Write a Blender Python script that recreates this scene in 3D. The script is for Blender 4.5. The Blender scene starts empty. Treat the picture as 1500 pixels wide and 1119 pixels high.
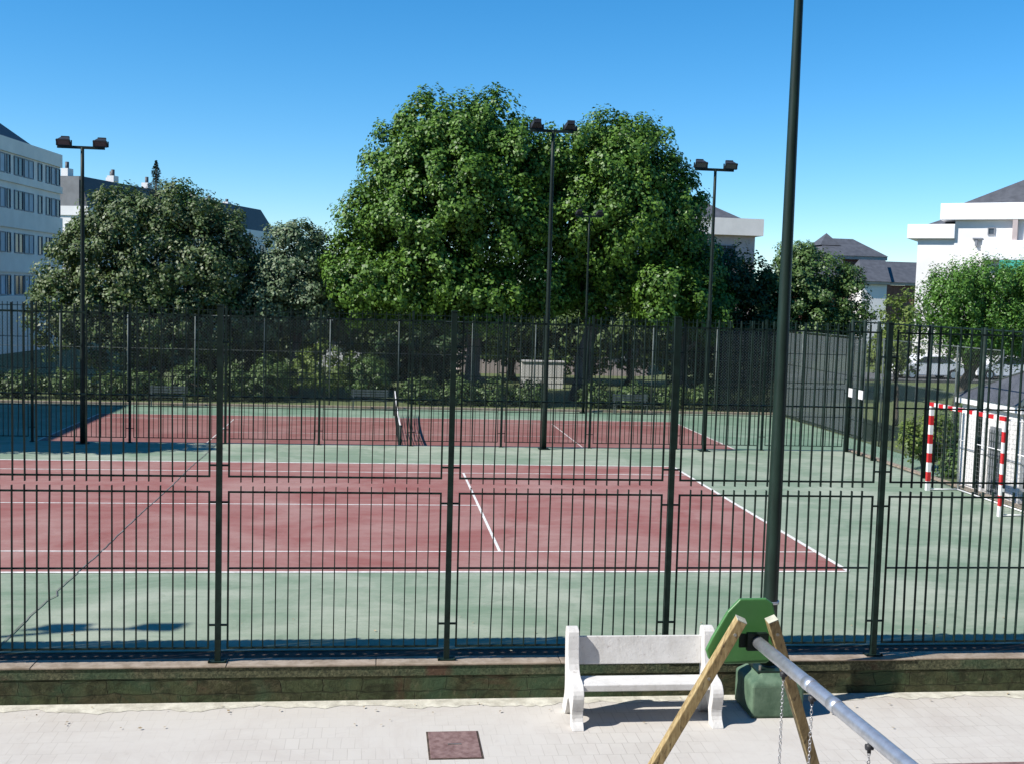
import bpy, math, random
import numpy as np
from mathutils import Vector, Matrix
random.seed(7)
RNG = np.random.default_rng(11)
sc = bpy.context.scene
COL = sc.collection
R = math.radians

# ---------------------------------------------------------------- camera
F_PX, CAMP, PITCH, YAW, ROLL = 1646.7, (-7.554, -16.974, 4.25), 0.07636, 0.11909, 0.02818
cam_d = bpy.data.cameras.new('camera'); cam = bpy.data.objects.new('camera', cam_d); COL.objects.link(cam)
sc.camera = cam
cam_d.sensor_width = 36; cam_d.lens = F_PX / 1500 * 36; cam_d.clip_start = 0.1; cam_d.clip_end = 6000
fw = Vector((math.sin(YAW) * math.cos(PITCH), math.cos(YAW) * math.cos(PITCH), -math.sin(PITCH)))
rt = Vector((math.cos(YAW), -math.sin(YAW), 0)); up = rt.cross(fw)
c_, s_ = math.cos(ROLL), math.sin(ROLL)
r2 = rt * c_ + up * s_; u2 = up * c_ - rt * s_
cam.matrix_world = Matrix(((r2.x, u2.x, -fw.x, CAMP[0]), (r2.y, u2.y, -fw.y, CAMP[1]), (r2.z, u2.z, -fw.z, CAMP[2]), (0, 0, 0, 1)))

# ---------------------------------------------------------------- world, sun, exposure
SUN_FROM = Vector((-1.0, -0.28, 1.0)).normalized()
SUN_EL = math.asin(SUN_FROM.z); SUN_AZ = math.atan2(SUN_FROM.x, SUN_FROM.y)
world = bpy.data.worlds.new('World'); sc.world = world; world.use_nodes = True
wn = world.node_tree; wn.nodes.clear()
wo = wn.nodes.new('ShaderNodeOutputWorld'); bg = wn.nodes.new('ShaderNodeBackground'); sky = wn.nodes.new('ShaderNodeTexSky')
sky.sky_type = 'NISHITA'; sky.sun_disc = False; sky.sun_elevation = SUN_EL; sky.sun_rotation = SUN_AZ % (2 * math.pi)
sky.altitude = 900; sky.air_density = 1.0; sky.dust_density = 0.0; sky.ozone_density = 6.0
hsv = wn.nodes.new('ShaderNodeHueSaturation'); hsv.inputs['Saturation'].default_value = 1.27; hsv.inputs['Value'].default_value = 1.27
hsv.inputs['Hue'].default_value = 0.494
wn.links.new(sky.outputs[0], hsv.inputs['Color']); wn.links.new(hsv.outputs[0], bg.inputs[0]); wn.links.new(bg.outputs[0], wo.inputs[0])
bg.inputs[1].default_value = 0.093
sun_d = bpy.data.lights.new('sun', 'SUN'); sun_d.energy = 5.0; sun_d.angle = R(0.5); sun_d.color = (1.0, 0.955, 0.88)
sun = bpy.data.objects.new('sun', sun_d); COL.objects.link(sun)
sun.rotation_euler = SUN_FROM.to_track_quat('Z', 'Y').to_euler(); sun.location = (-30, -10, 40)
sc.view_settings.view_transform = 'Standard'; sc.view_settings.look = 'None'
sc.view_settings.exposure = 0.5; sc.view_settings.gamma = 1.0; sc.view_settings.use_curve_mapping = False

# ---------------------------------------------------------------- materials
def nm(name):
    m = bpy.data.materials.new(name); m.use_nodes = True
    nt = m.node_tree; b = nt.nodes['Principled BSDF']
    return m, nt, b
def nd(nt, t, **kw):
    n = nt.nodes.new(t)
    for k, v in kw.items():
        if k.startswith('i_'): n.inputs[k[2:]].default_value = v
        else: setattr(n, k, v)
    return n
def noise(nt, scale, detail=4, rough=0.6, sc3=None, coord='Object', dist=0.0):
    tc = nt.nodes.new('ShaderNodeTexCoord'); mp = nt.nodes.new('ShaderNodeMapping')
    if sc3: mp.inputs['Scale'].default_value = sc3
    n = nt.nodes.new('ShaderNodeTexNoise'); n.inputs['Scale'].default_value = scale; n.inputs['Detail'].default_value = detail
    n.inputs['Roughness'].default_value = rough; n.inputs['Distortion'].default_value = dist
    nt.links.new(tc.outputs[coord], mp.inputs[0]); nt.links.new(mp.outputs[0], n.inputs['Vector'])
    return n.outputs['Fac']
def ramp(nt, fac, stops):
    r = nt.nodes.new('ShaderNodeValToRGB'); e = r.color_ramp.elements
    while len(e) < len(stops): e.new(0.5)
    for i, (p, c) in enumerate(stops):
        e[i].position = p; e[i].color = (*c, 1) if len(c) == 3 else c
    nt.links.new(fac, r.inputs[0]); return r.outputs[0]
def mix(nt, fac, a, b, mode='MIX'):
    m = nt.nodes.new('ShaderNodeMix'); m.data_type = 'RGBA'; m.blend_type = mode
    for s, v in ((0, fac), (6, a), (7, b)):
        if isinstance(v, (int, float)): m.inputs[s].default_value = v
        elif isinstance(v, tuple): m.inputs[s].default_value = (*v, 1)
        else: nt.links.new(v, m.inputs[s])
    return m.outputs[2]
def bump(nt, b, fac, strength=0.3, dist=0.01):
    n = nt.nodes.new('ShaderNodeBump'); n.inputs['Strength'].default_value = strength; n.inputs['Distance'].default_value = dist
    nt.links.new(fac, n.inputs['Height']); nt.links.new(n.outputs[0], b.inputs['Normal'])
def mat(name, col, rough=0.6, var=0.15, scale=8, metal=0.0, bmp=0.0, sc3=None, spec=0.5, col2=None, lo=.35, hi=.65):
    m, nt, b = nm(name)
    f = noise(nt, scale, sc3=sc3)
    c2 = col2 if col2 else tuple(min(1, c * (1 + var)) for c in col)
    c1 = col if col2 else tuple(c * (1 - var) for c in col)
    nt.links.new(ramp(nt, f, [(lo, c1), (hi, c2)]), b.inputs['Base Color'])
    b.inputs['Roughness'].default_value = rough; b.inputs['Metallic'].default_value = metal
    b.inputs['Specular IOR Level'].default_value = spec
    if bmp: bump(nt, b, noise(nt, scale * 6, 5), bmp, 0.01)
    return m

def court_mat(name, base, dusty, seed_scale, dust_lo, dust_hi):
    m, nt, b = nm(name)
    big = noise(nt, 0.45, 5, 0.62, dist=0.6)
    streak = noise(nt, 1.0, 6, 0.7, sc3=(0.5, 3.2, 1))
    fine = noise(nt, 40, 3, 0.6)
    s = ramp(nt, streak, [(dust_lo, (0, 0, 0)), (dust_hi, (1, 1, 1))])
    g = ramp(nt, big, [(0.40, (0.0, 0.0, 0.0)), (0.62, (1, 1, 1))])
    mx = mix(nt, 0.55, s, g)
    c = mix(nt, mx, base, dusty)
    c = mix(nt, ramp(nt, fine, [(0.3, (0.25,) * 3), (0.7, (0, 0, 0))]), c, tuple(v * 0.72 for v in base))
    sc = ramp(nt, noise(nt, 3.0, 9, 0.8, sc3=(0.6, 2.4, 1), dist=2.0), [(0.60, (0, 0, 0)), (0.68, (0.5,) * 3)])
    c = mix(nt, sc, c, tuple(min(1, v * 1.25) for v in dusty))
    sp = ramp(nt, noise(nt, 14, 5, 0.85), [(0.70, (0, 0, 0)), (0.76, (0.6,) * 3)])
    c = mix(nt, sp, c, tuple(v * 0.5 for v in base))
    # blotchy stains
    st = ramp(nt, noise(nt, 1.7, 7, 0.7, dist=1.2), [(0.54, (0, 0, 0)), (0.75, (0.4,) * 3)])
    c = mix(nt, st, c, tuple(v * 0.6 for v in base))
    nt.links.new(c, b.inputs['Base Color']); b.inputs['Roughness'].default_value = 0.8; b.inputs['Specular IOR Level'].default_value = 0.3
    bump(nt, b, noise(nt, 90, 3), 0.25, 0.004)
    return m
M = {}
M['green_court'] = court_mat('green_court', (0.135, 0.208, 0.136), (0.39, 0.41, 0.33), 1, 0.28, 0.72)
M['red_court'] = court_mat('red_court', (0.24, 0.079, 0.069), (0.365, 0.228, 0.203), 1, 0.3, 0.78)
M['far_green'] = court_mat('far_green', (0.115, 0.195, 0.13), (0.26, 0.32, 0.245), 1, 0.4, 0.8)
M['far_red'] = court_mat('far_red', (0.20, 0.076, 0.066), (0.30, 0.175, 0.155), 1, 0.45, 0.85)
M['line'] = mat('line_paint', (0.55, 0.53, 0.50), 0.7, col2=(0.80, 0.77, 0.73), scale=9)
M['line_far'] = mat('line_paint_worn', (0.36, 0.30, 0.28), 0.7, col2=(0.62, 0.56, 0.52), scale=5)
M['crack'] = mat('crack_filler', (0.08, 0.085, 0.08), 0.9, col2=(0.20, 0.20, 0.19), scale=3)
M['soil'] = mat('gutter_soil', (0.028, 0.018, 0.013), 0.95, col2=(0.085, 0.06, 0.045), scale=9, bmp=0.6)
M['gal'] = mat('galvanised_steel', (0.50, 0.52, 0.56), 0.38, 0.12, 14, metal=0.75)
M['chain'] = mat('chain_steel', (0.55, 0.55, 0.56), 0.35, 0.2, 30, metal=0.9)
M['fence'] = mat('dark_green_paint', (0.008, 0.019, 0.015), 0.6, 0.4, 7, spec=0.18)
M['fence_dull'] = mat('weathered_dark_green_paint', (0.008, 0.017, 0.013), 0.55, 0.35, 14, spec=0.25)
M['pole'] = mat('pole_green_paint', (0.010, 0.024, 0.018), 0.45, 0.3, 6, sc3=(1, 1, 0.3), spec=0.35)
M['lamp_body'] = mat('floodlight_housing', (0.03, 0.031, 0.037), 0.5, 0.2, 12, spec=.3)
M['wire'] = mat('zinc_wire', (0.20, 0.22, 0.22), 0.5, 0.2, 20, metal=0.4)
M['wirepost'] = mat('zinc_post', (0.07, 0.09, 0.085), 0.6, 0.25, 5, metal=0.1)
M['white'] = mat('white_paint', (0.80, 0.79, 0.77), 0.5, 0.04, 5, bmp=0.15)
M['goal_red'] = mat('red_enamel', (0.52, 0.02, 0.025), 0.35, 0.1, 10)
M['goal_white'] = mat('white_enamel', (0.80, 0.79, 0.79), 0.4, 0.05, 10)
M['net'] = mat('net_cord', (0.20, 0.21, 0.21), 0.8, 0.1, 10)
M['black_net'] = mat('black_net_cord', (0.02, 0.025, 0.022), 0.8, 0.1, 10)
M['bark'] = mat('bark', (0.045, 0.038, 0.03), 0.9, col2=(0.14, 0.12, 0.095), scale=3, bmp=0.8, sc3=(1, 1, .4))
M['slate'] = mat('slate_roof', (0.075, 0.078, 0.088), 0.6, 0.2, 2.0, bmp=0.3)
M['slate_dark'] = mat('dark_slate_roof', (0.04, 0.042, 0.05), 0.55, 0.2, 2.0, bmp=0.3)
M['slate_light'] = mat('pale_slate_cladding', (0.17, 0.17, 0.175), 0.6, 0.12, 1.2)
M['render_pale'] = mat('pale_render', (0.80, 0.725, 0.66), 0.8, 0.06, 0.6)
M['render_white'] = mat('white_render', (0.72, 0.70, 0.68), 0.8, 0.05, 0.7)
M['render_tan'] = mat('tan_render', (0.42, 0.34, 0.28), 0.8, 0.1, 1)
M['brick'] = mat('dark_red_brick', (0.19, 0.09, 0.07), 0.85, 0.2, 5)
M['glass'] = mat('window_glass', (0.045, 0.055, 0.07), 0.12, 0.3, 0.5)
M['shutter'] = mat('pale_roller_shutter', (0.40, 0.46, 0.52), 0.6, 0.1, 1)
M['frame_grey'] = mat('grey_window_frame', (0.18, 0.19, 0.21), 0.5, 0.1, 2)
M['awning'] = mat('green_awning_cloth', (0.02, 0.22, 0.17), 0.8, 0.1, 3)
M['asphalt'] = mat('asphalt', (0.09, 0.09, 0.09), 0.9, 0.2, 4)
M['car_white'] = mat('white_car_paint', (0.75, 0.75, 0.76), 0.2, 0.02, 1)
M['tyre'] = mat('tyre_rubber', (0.02, 0.02, 0.02), 0.8, 0.1, 5)
M['plaster_pink'] = mat('pinkish_render', (0.42, 0.35, 0.34), 0.85, 0.1, 0.8)

M['litter'] = mat('dry_leaf', (0.20, 0.14, 0.07), 0.9, col2=(0.45, 0.38, 0.26), scale=3)
def wood_mat():
    m, nt, b = nm('pressure_treated_timber')
    g = noise(nt, 3.5, 6, 0.65, sc3=(9, 9, 0.7), dist=0.4)
    c = ramp(nt, g, [(0.3, (0.16, 0.11, 0.045)), (0.5, (0.34, 0.245, 0.11)), (0.72, (0.50, 0.40, 0.21))])
    k = ramp(nt, noise(nt, 6, 4, 0.5, sc3=(6, 6, 1.4)), [(0.30, (0.8,) * 3), (0.42, (0, 0, 0))])
    c = mix(nt, k, c, (0.055, 0.032, 0.015))
    nt.links.new(c, b.inputs['Base Color']); b.inputs['Roughness'].default_value = 0.75
    bump(nt, b, g, 0.4, 0.004); return m
M['wood'] = wood_mat()
M['wood_end'] = mat('weathered_timber_end', (0.42, 0.42, 0.34), 0.85, 0.15, 25, bmp=0.3)
M['green_plastic'] = mat('green_plastic_panel', (0.06, 0.185, 0.055), 0.42, 0.12, 3, bmp=0.03)
M['foot_green'] = mat('green_painted_concrete', (0.05, 0.10, 0.06), 0.75, col2=(0.12, 0.19, 0.125), scale=5, bmp=0.35)
M['bolt'] = mat('bolt_steel', (0.4, 0.38, 0.33), 0.4, 0.2, 20, metal=0.8)
M['iron'] = mat('rusty_cast_iron', (0.135, 0.075, 0.07), 0.75, col2=(0.25, 0.165, 0.155), scale=14, bmp=0.5)

def bench_mat():
    m, nt, b = nm('chipped_white_concrete')
    base = ramp(nt, noise(nt, 3, 4), [(0.3, (0.60, 0.59, 0.575)), (0.7, (0.70, 0.69, 0.675))])
    d = ramp(nt, noise(nt, 14, 7, 0.72, dist=0.5), [(0.60, (0, 0, 0)), (0.68, (0.8,) * 3)])
    c = mix(nt, d, base, (0.38, 0.34, 0.32))
    gt = ramp(nt, noise(nt, 5, 7, 0.75, sc3=(1, 1, .5)), [(0.46, (0, 0, 0)), (0.72, (0.6,) * 3)])
    c = mix(nt, gt, c, (0.42, 0.40, 0.37))
    nt.links.new(c, b.inputs['Base Color']); b.inputs['Roughness'].default_value = 0.7
    bump(nt, b, noise(nt, 24, 6, .7), 0.6, 0.008); return m
M['bench'] = bench_mat()

def paving_mat():
    m, nt, b = nm('concrete_tile_paving')
    tc = nt.nodes.new('ShaderNodeTexCoord'); 
    nz = nt.nodes.new('ShaderNodeTexNoise'); nz.inputs['Scale'].default_value = 1.3
    nt.links.new(tc.outputs['Object'], nz.inputs['Vector'])
    vm = nd(nt, 'ShaderNodeVectorMath', operation='MULTIPLY_ADD'); vm.inputs[1].default_value = (0.03, 0.03, 0)
    nt.links.new(nz.outputs['Color'], vm.inputs[0]); nt.links.new(tc.outputs['Object'], vm.inputs[2])
    br = nt.nodes.new('ShaderNodeTexBrick'); br.offset = 0.5; br.inputs['Scale'].default_value = 1.0
    br.inputs['Brick Width'].default_value = 0.14; br.inputs['Row Height'].default_value = 0.28; br.inputs['Mortar Size'].default_value = 0.0045
    br.inputs['Mortar Smooth'].default_value = 0.6; br.offset_frequency = 2
    br.inputs['Color1'].default_value = (0.47, 0.445, 0.41, 1); br.inputs['Color2'].default_value = (0.51, 0.485, 0.45, 1); br.inputs['Mortar'].default_value = (0.30, 0.275, 0.245, 1)
    nt.links.new(vm.outputs[0], br.inputs['Vector'])
    worn = ramp(nt, noise(nt, 0.9, 4, 0.6), [(0.36, (0.1,) * 3), (0.62, (0.9,) * 3)])
    c = mix(nt, worn, br.outputs['Color'], (0.505, 0.48, 0.445))
    st = ramp(nt, noise(nt, 4, 8, 0.78, dist=1), [(0.58, (0, 0, 0)), (0.75, (0.45,) * 3)])
    c = mix(nt, st, c, (0.28, 0.26, 0.24))
    c = mix(nt, ramp(nt, noise(nt, 0.7, 6, 0.7, dist=1.5), [(0.45, (0, 0, 0)), (0.7, (0.45,) * 3)]), c, (0.40, 0.36, 0.33))
    c = mix(nt, ramp(nt, noise(nt, 22, 5, 0.8), [(0.66, (0, 0, 0)), (0.72, (0.55,) * 3)]), c, (0.20, 0.18, 0.16))
    nt.links.new(c, b.inputs['Base Color']); b.inputs['Roughness'].default_value = 0.85; b.inputs['Specular IOR Level'].default_value = 0.25
    bump(nt, b, noise(nt, 60, 4), 0.3, 0.004); return m
M['paving'] = paving_mat()
M['mortar'] = mat('pale_rough_mortar', (0.40, 0.38, 0.32), 0.9, col2=(0.60, 0.58, 0.50), scale=7, bmp=0.7)

def wall_mat():
    m, nt, b = nm('mossy_rubble_stone')
    tc = nt.nodes.new('ShaderNodeTexCoord'); sx = nt.nodes.new('ShaderNodeSeparateXYZ'); cb = nt.nodes.new('ShaderNodeCombineXYZ')
    nt.links.new(tc.outputs['Object'], sx.inputs[0]); nt.links.new(sx.outputs[0], cb.inputs[0]); nt.links.new(sx.outputs[2], cb.inputs[1])
    nz = nt.nodes.new('ShaderNodeTexNoise'); nz.inputs['Scale'].default_value = 3.0; nz.inputs['Detail'].default_value = 4; nt.links.new(tc.outputs['Object'], nz.inputs['Vector'])
    vm = nd(nt, 'ShaderNodeVectorMath', operation='MULTIPLY_ADD'); vm.inputs[1].default_value = (0.22, 0.10, 0); nt.links.new(nz.outputs['Color'], vm.inputs[0]); nt.links.new(cb.outputs[0], vm.inputs[2])
    br = nt.nodes.new('ShaderNodeTexBrick'); br.offset = 0.37; br.squash = 1.4; br.squash_frequency = 2; br.inputs['Brick Width'].default_value = 0.46; br.inputs['Row Height'].default_value = 0.155
    br.inputs['Mortar Size'].default_value = 0.006; br.inputs['Mortar Smooth'].default_value = 1.0; br.inputs['Scale'].default_value = 1.0
    br.inputs['Color1'].default_value = (0.052, 0.078, 0.038, 1); br.inputs['Color2'].default_value = (0.085, 0.07, 0.042, 1); br.inputs['Mortar'].default_value = (0.045, 0.045, 0.026, 1)
    nt.links.new(vm.outputs[0], br.inputs['Vector'])
    n = noise(nt, 6, 7, 0.72); n1 = noise(nt, 1.3, 5, 0.65, dist=0.8)
    c = mix(nt, ramp(nt, n, [(0.35, (0.1,) * 3), (0.65, (0.8,) * 3)]), br.outputs['Color'], (0.07, 0.08, 0.038))
    c = mix(nt, ramp(nt, noise(nt, 2.4, 8, 0.75, sc3=(1, 1, 1.8), dist=1.5), [(0.42, (0, 0, 0)), (0.60, (0.8,) * 3)]), c, (0.022, 0.024, 0.013))
    c = mix(nt, ramp(nt, n1, [(0.5, (0, 0, 0)), (0.66, (0.6,) * 3)]), c, (0.045, 0.09, 0.05))
    c = mix(nt, ramp(nt, noise(nt, 1.9, 5, 0.6, dist=1), [(0.6, (0, 0, 0)), (0.74, (0.6,) * 3)]), c, (0.09, 0.045, 0.03))
    c = mix(nt, ramp(nt, noise(nt, 9, 6, 0.75), [(0.56, (0, 0, 0)), (0.70, (0.7,) * 3)]), c, (0.15, 0.14, 0.085))
    nt.links.new(c, b.inputs['Base Color']); b.inputs['Roughness'].default_value = 0.95; b.inputs['Specular IOR Level'].default_value = .2
    inv = nd(nt, 'ShaderNodeMath', operation='SUBTRACT'); inv.inputs[0].default_value = 1.0; nt.links.new(br.outputs['Fac'], inv.inputs[1])
    ad = nd(nt, 'ShaderNodeMath', operation='ADD'); nt.links.new(n, ad.inputs[0]); nt.links.new(inv.outputs[0], ad.inputs[1])
    bump(nt, b, ad.outputs[0], 0.9, 0.035); return m
M['wall'] = wall_mat()
def cap_mat():
    m, nt, b = nm('pebbly_mossy_concrete')
    v = noise(nt, 38, 4, 0.7)
    c = ramp(nt, v, [(0.3, (0.015, 0.018, 0.01)), (0.5, (0.075, 0.08, 0.04)), (0.7, (0.17, 0.165, 0.095))])
    g = ramp(nt, noise(nt, 1.1, 4, 0.6), [(0.47, (0, 0, 0)), (0.62, (0.65,) * 3)])
    c = mix(nt, g, c, mix(nt, v, (0.008, 0.03, 0.012), (0.05, 0.115, 0.055)))
    g2 = ramp(nt, noise(nt, 0.8, 4, 0.6, sc3=(1.7, 1, 1)), [(0.58, (0, 0, 0)), (0.68, (0.7,) * 3)])
    c = mix(nt, g2, c, (0.09, 0.035, 0.022))
    nt.links.new(c, b.inputs['Base Color']); b.inputs['Roughness'].default_value = 0.95
    bump(nt, b, v, 1.0, 0.02); return m
M['cap_face'] = cap_mat()
M['coping'] = mat('worn_concrete_coping', (0.20, 0.155, 0.11), 0.85, col2=(0.34, 0.28, 0.22), scale=6, bmp=0.4)

def grass_mat(name, a, b2, c3):
    m, nt, b = nm(name)
    n = noise(nt, 1.2, 6, 0.7); n2 = noise(nt, 0.15, 3)
    c = mix(nt, n2, ramp(nt, n, [(0.3, a), (0.7, b2)]), c3)
    nt.links.new(c, b.inputs['Base Color']); b.inputs['Roughness'].default_value = 0.95
    bump(nt, b, noise(nt, 20, 4), 0.8, 0.05); return m
M['grass'] = grass_mat('lawn', (0.05, 0.085, 0.02), (0.11, 0.16, 0.04), (0.10, 0.11, 0.05))

def leaf_mat(name, cols, transl=0.28, rough=0.42, spec=0.45):
    m = bpy.data.materials.new(name); m.use_nodes = True; nt = m.node_tree; nt.nodes.clear()
    out = nt.nodes.new('ShaderNodeOutputMaterial')
    geo = nt.nodes.new('ShaderNodeNewGeometry')
    c = ramp(nt, geo.outputs['Random Per Island'], [(i / (len(cols) - 1), k) for i, k in enumerate(cols)])
    p = nt.nodes.new('ShaderNodeBsdfPrincipled'); p.inputs['Roughness'].default_value = rough; p.inputs['Specular IOR Level'].default_value = spec
    t = nt.nodes.new('ShaderNodeBsdfTranslucent')
    tcol = mix(nt, 0.5, c, (0.10, 0.20, 0.02), 'MIX')
    nt.links.new(c, p.inputs['Base Color']); nt.links.new(tcol, t.inputs['Color'])
    ms = nt.nodes.new('ShaderNodeMixShader'); ms.inputs[0].default_value = transl
    nt.links.new(p.outputs[0], ms.inputs[1]); nt.links.new(t.outputs[0], ms.inputs[2]); nt.links.new(ms.outputs[0], out.inputs[0])
    return m
M['leaf_plane'] = leaf_mat('plane_tree_leaf', [(0.036, 0.088, 0.012), (0.078, 0.165, 0.02), (0.14, 0.26, 0.036), (0.052, 0.115, 0.015)], 0.18, 0.46, 0.34)
M['leaf_dark'] = leaf_mat('dark_bronze_leaf', [(0.06, 0.085, 0.028), (0.10, 0.14, 0.045), (0.075, 0.135, 0.035), (0.20, 0.225, 0.14)], 0.12, 0.5, 0.3)
M['leaf_silver'] = leaf_mat('silver_green_leaf', [(0.09, 0.14, 0.065), (0.16, 0.215, 0.11), (0.06, 0.115, 0.045), (0.25, 0.29, 0.18)], 0.12, 0.5, 0.3)
M['leaf_small'] = leaf_mat('small_dull_green_leaf', [(0.05, 0.10, 0.025), (0.085, 0.155, 0.04), (0.13, 0.20, 0.06)], 0.2, 0.45, 0.4)
M['leaf_deep'] = leaf_mat('deep_green_leaf', [(0.018, 0.042, 0.014), (0.03, 0.065, 0.02), (0.045, 0.085, 0.026)], 0.08, 0.5, 0.3)
M['leaf_bright'] = leaf_mat('bright_green_leaf', [(0.04, 0.11, 0.018), (0.09, 0.21, 0.03), (0.15, 0.30, 0.05)], 0.22, 0.45, 0.4)
M['leaf_yellow'] = leaf_mat('yellow_green_leaf', [(0.13, 0.19, 0.04), (0.19, 0.25, 0.06), (0.09, 0.15, 0.035)], 0.3, 0.5, 0.35)
M['leaf_hedge'] = leaf_mat('hedge_leaf', [(0.04, 0.07, 0.02), (0.07, 0.12, 0.035), (0.11, 0.17, 0.05)], 0.12, 0.5, 0.35)
M['needle'] = leaf_mat('conifer_needle', [(0.012, 0.025, 0.018), (0.02, 0.04, 0.028)], 0.05, 0.6, 0.3)

# ---------------------------------------------------------------- mesh helpers
class MB:
    def __init__(s): s.v = []; s.f = []; s.sm = []
    def add(s, vs, fs, smooth=False):
        o = len(s.v); s.v += [tuple(v) for v in vs]; s.f += [tuple(i + o for i in f) for f in fs]; s.sm += [smooth] * len(fs); return s
    def box(s, x0, x1, y0, y1, z0, z1):
        return s.add([(x0, y0, z0), (x1, y0, z0), (x1, y1, z0), (x0, y1, z0), (x0, y0, z1), (x1, y0, z1), (x1, y1, z1), (x0, y1, z1)],
                     [(0, 3, 2, 1), (4, 5, 6, 7), (0, 1, 5, 4), (1, 2, 6, 5), (2, 3, 7, 6), (3, 0, 4, 7)])
    def beam(s, a, b, w, h=None, upv=(0, 0, 1)):
        h = h or w; a = Vector(a); b = Vector(b); d = (b - a).normalized(); u = Vector(upv)
        if abs(d.dot(u)) > 0.98: u = Vector((0, 1, 0))
        x = d.cross(u).normalized() * w / 2; y = x.cross(d).normalized() * h / 2
        vs = [p + i * x + j * y for p in (a, b) for i, j in ((-1, -1), (1, -1), (1, 1), (-1, 1))]
        return s.add(vs, [(0, 1, 2, 3), (7, 6, 5, 4), (0, 4, 5, 1), (1, 5, 6, 2), (2, 6, 7, 3), (3, 7, 4, 0)])
    def tube(s, pts, rad, n=10, cap=True, smooth=True, closed=False):
        pts = [Vector(p) for p in pts]; k = len(pts)
        rad = rad if isinstance(rad, (list, tuple)) else [rad] * k
        o = len(s.v); ref = None
        for i, p in enumerate(pts):
            if closed: d = (pts[(i + 1) % k] - pts[i - 1]).normalized()
            else: d = (pts[min(i + 1, k - 1)] - pts[max(i - 1, 0)]).normalized()
            if ref is None: ref = Vector((0, 0, 1)) if abs(d.z) < 0.9 else Vector((1, 0, 0))
            x = d.cross(ref).normalized(); y = x.cross(d).normalized()
            if (i > 0 or closed): ref = y
            s.v += [tuple(p + (x * math.cos(t) + y * math.sin(t)) * rad[i]) for t in [2 * math.pi * j / n for j in range(n)]]
        for i in range(k if closed else k - 1):
            a = o + i * n; b = o + ((i + 1) % k) * n
            for j in range(n):
                s.f.append((a + j, a + (j + 1) % n, b + (j + 1) % n, b + j)); s.sm.append(smooth)
        if cap and not closed:
            s.f.append(tuple(o + j for j in reversed(range(n)))); s.sm.append(False)
            s.f.append(tuple(o + (k - 1) * n + j for j in range(n))); s.sm.append(False)
        return s
    def prism(s, poly, axis, a, b):
        """poly: 2d points; axis 'x': (y,z), 'y': (x,z), 'z': (x,y), extruded a..b"""
        def P(u, v, t): return {'x': (t, u, v), 'y': (u, t, v), 'z': (u, v, t)}[axis]
        n = len(poly); vs = [P(u, v, a) for u, v in poly] + [P(u, v, b) for u, v in poly]
        fs = [tuple(range(n)), tuple(reversed(range(n, 2 * n)))] + [(i, i + n, (i + 1) % n + n, (i + 1) % n) for i in range(n)]
        return s.add(vs, fs)
    def mesh(s, name, off=(0, 0, 0)):
        me = bpy.data.meshes.new(name); o = Vector(off)
        me.from_pydata([tuple(Vector(v) - o) for v in s.v], [], s.f)
        me.polygons.foreach_set('use_smooth', s.sm); me.update()
        return me
def fix_normals(o):
    import bmesh
    bm = bmesh.new(); bm.from_mesh(o.data); bmesh.ops.recalc_face_normals(bm, faces=bm.faces); bm.to_mesh(o.data); bm.free()
def tag(o, label, cat, group=None, kind=None):
    if label: o['label'] = label
    if cat: o['category'] = cat
    if group: o['group'] = group
    if kind: o['kind'] = kind
    return o
def root(name, loc, label, cat, group=None):
    o = bpy.data.objects.new(name, None); COL.objects.link(o); o.location = loc; o.empty_display_size = 0.2
    return tag(o, label, cat, group)
def wloc(o):
    v = Vector((0, 0, 0))
    while o: v += Vector(o.location); o = o.parent
    return v
def part(name, mb, m, parent, label=None, bevel=0, seg=2):
    """mb built in world coordinates"""
    off = wloc(parent) if parent else Vector((0, 0, 0))
    me = mb.mesh(name, off); o = bpy.data.objects.new(name, me); COL.objects.link(o); o.parent = parent
    me.materials.append(M[m] if isinstance(m, str) else m)
    fix_normals(o)
    if bevel:
        bv = o.modifiers.new('bevel', 'BEVEL'); bv.width = bevel; bv.segments = seg; bv.limit_method = 'ANGLE'; bv.angle_limit = R(40)
    if label: o['label'] = label
    return o
def single(name, mb, m, label, cat, base, group=None, bevel=0, seg=2):
    me = mb.mesh(name, base); o = bpy.data.objects.new(name, me); COL.objects.link(o); o.location = base
    me.materials.append(M[m]); fix_normals(o)
    if bevel:
        bv = o.modifiers.new('bevel', 'BEVEL'); bv.width = bevel; bv.segments = seg; bv.limit_method = 'ANGLE'; bv.angle_limit = R(40)
    return tag(o, label, cat, group)
def struct(name, mb, m):
    me = mb.mesh(name); o = bpy.data.objects.new(name, me); COL.objects.link(o); me.materials.append(M[m]); fix_normals(o)
    o['kind'] = 'structure'; return o
def copy_tree(o, parent=None):
    c = o.copy(); COL.objects.link(c); c.parent = parent
    for ch in list(o.children): copy_tree(ch, c)
    return c

# ---------------------------------------------------------------- levels
ZF = -0.95      # far court level
ZP = -0.32      # pavement level
YF = -4.45      # near fence line
YM = 14.3       # fence between the courts
XS = 6.05       # side fence

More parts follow.
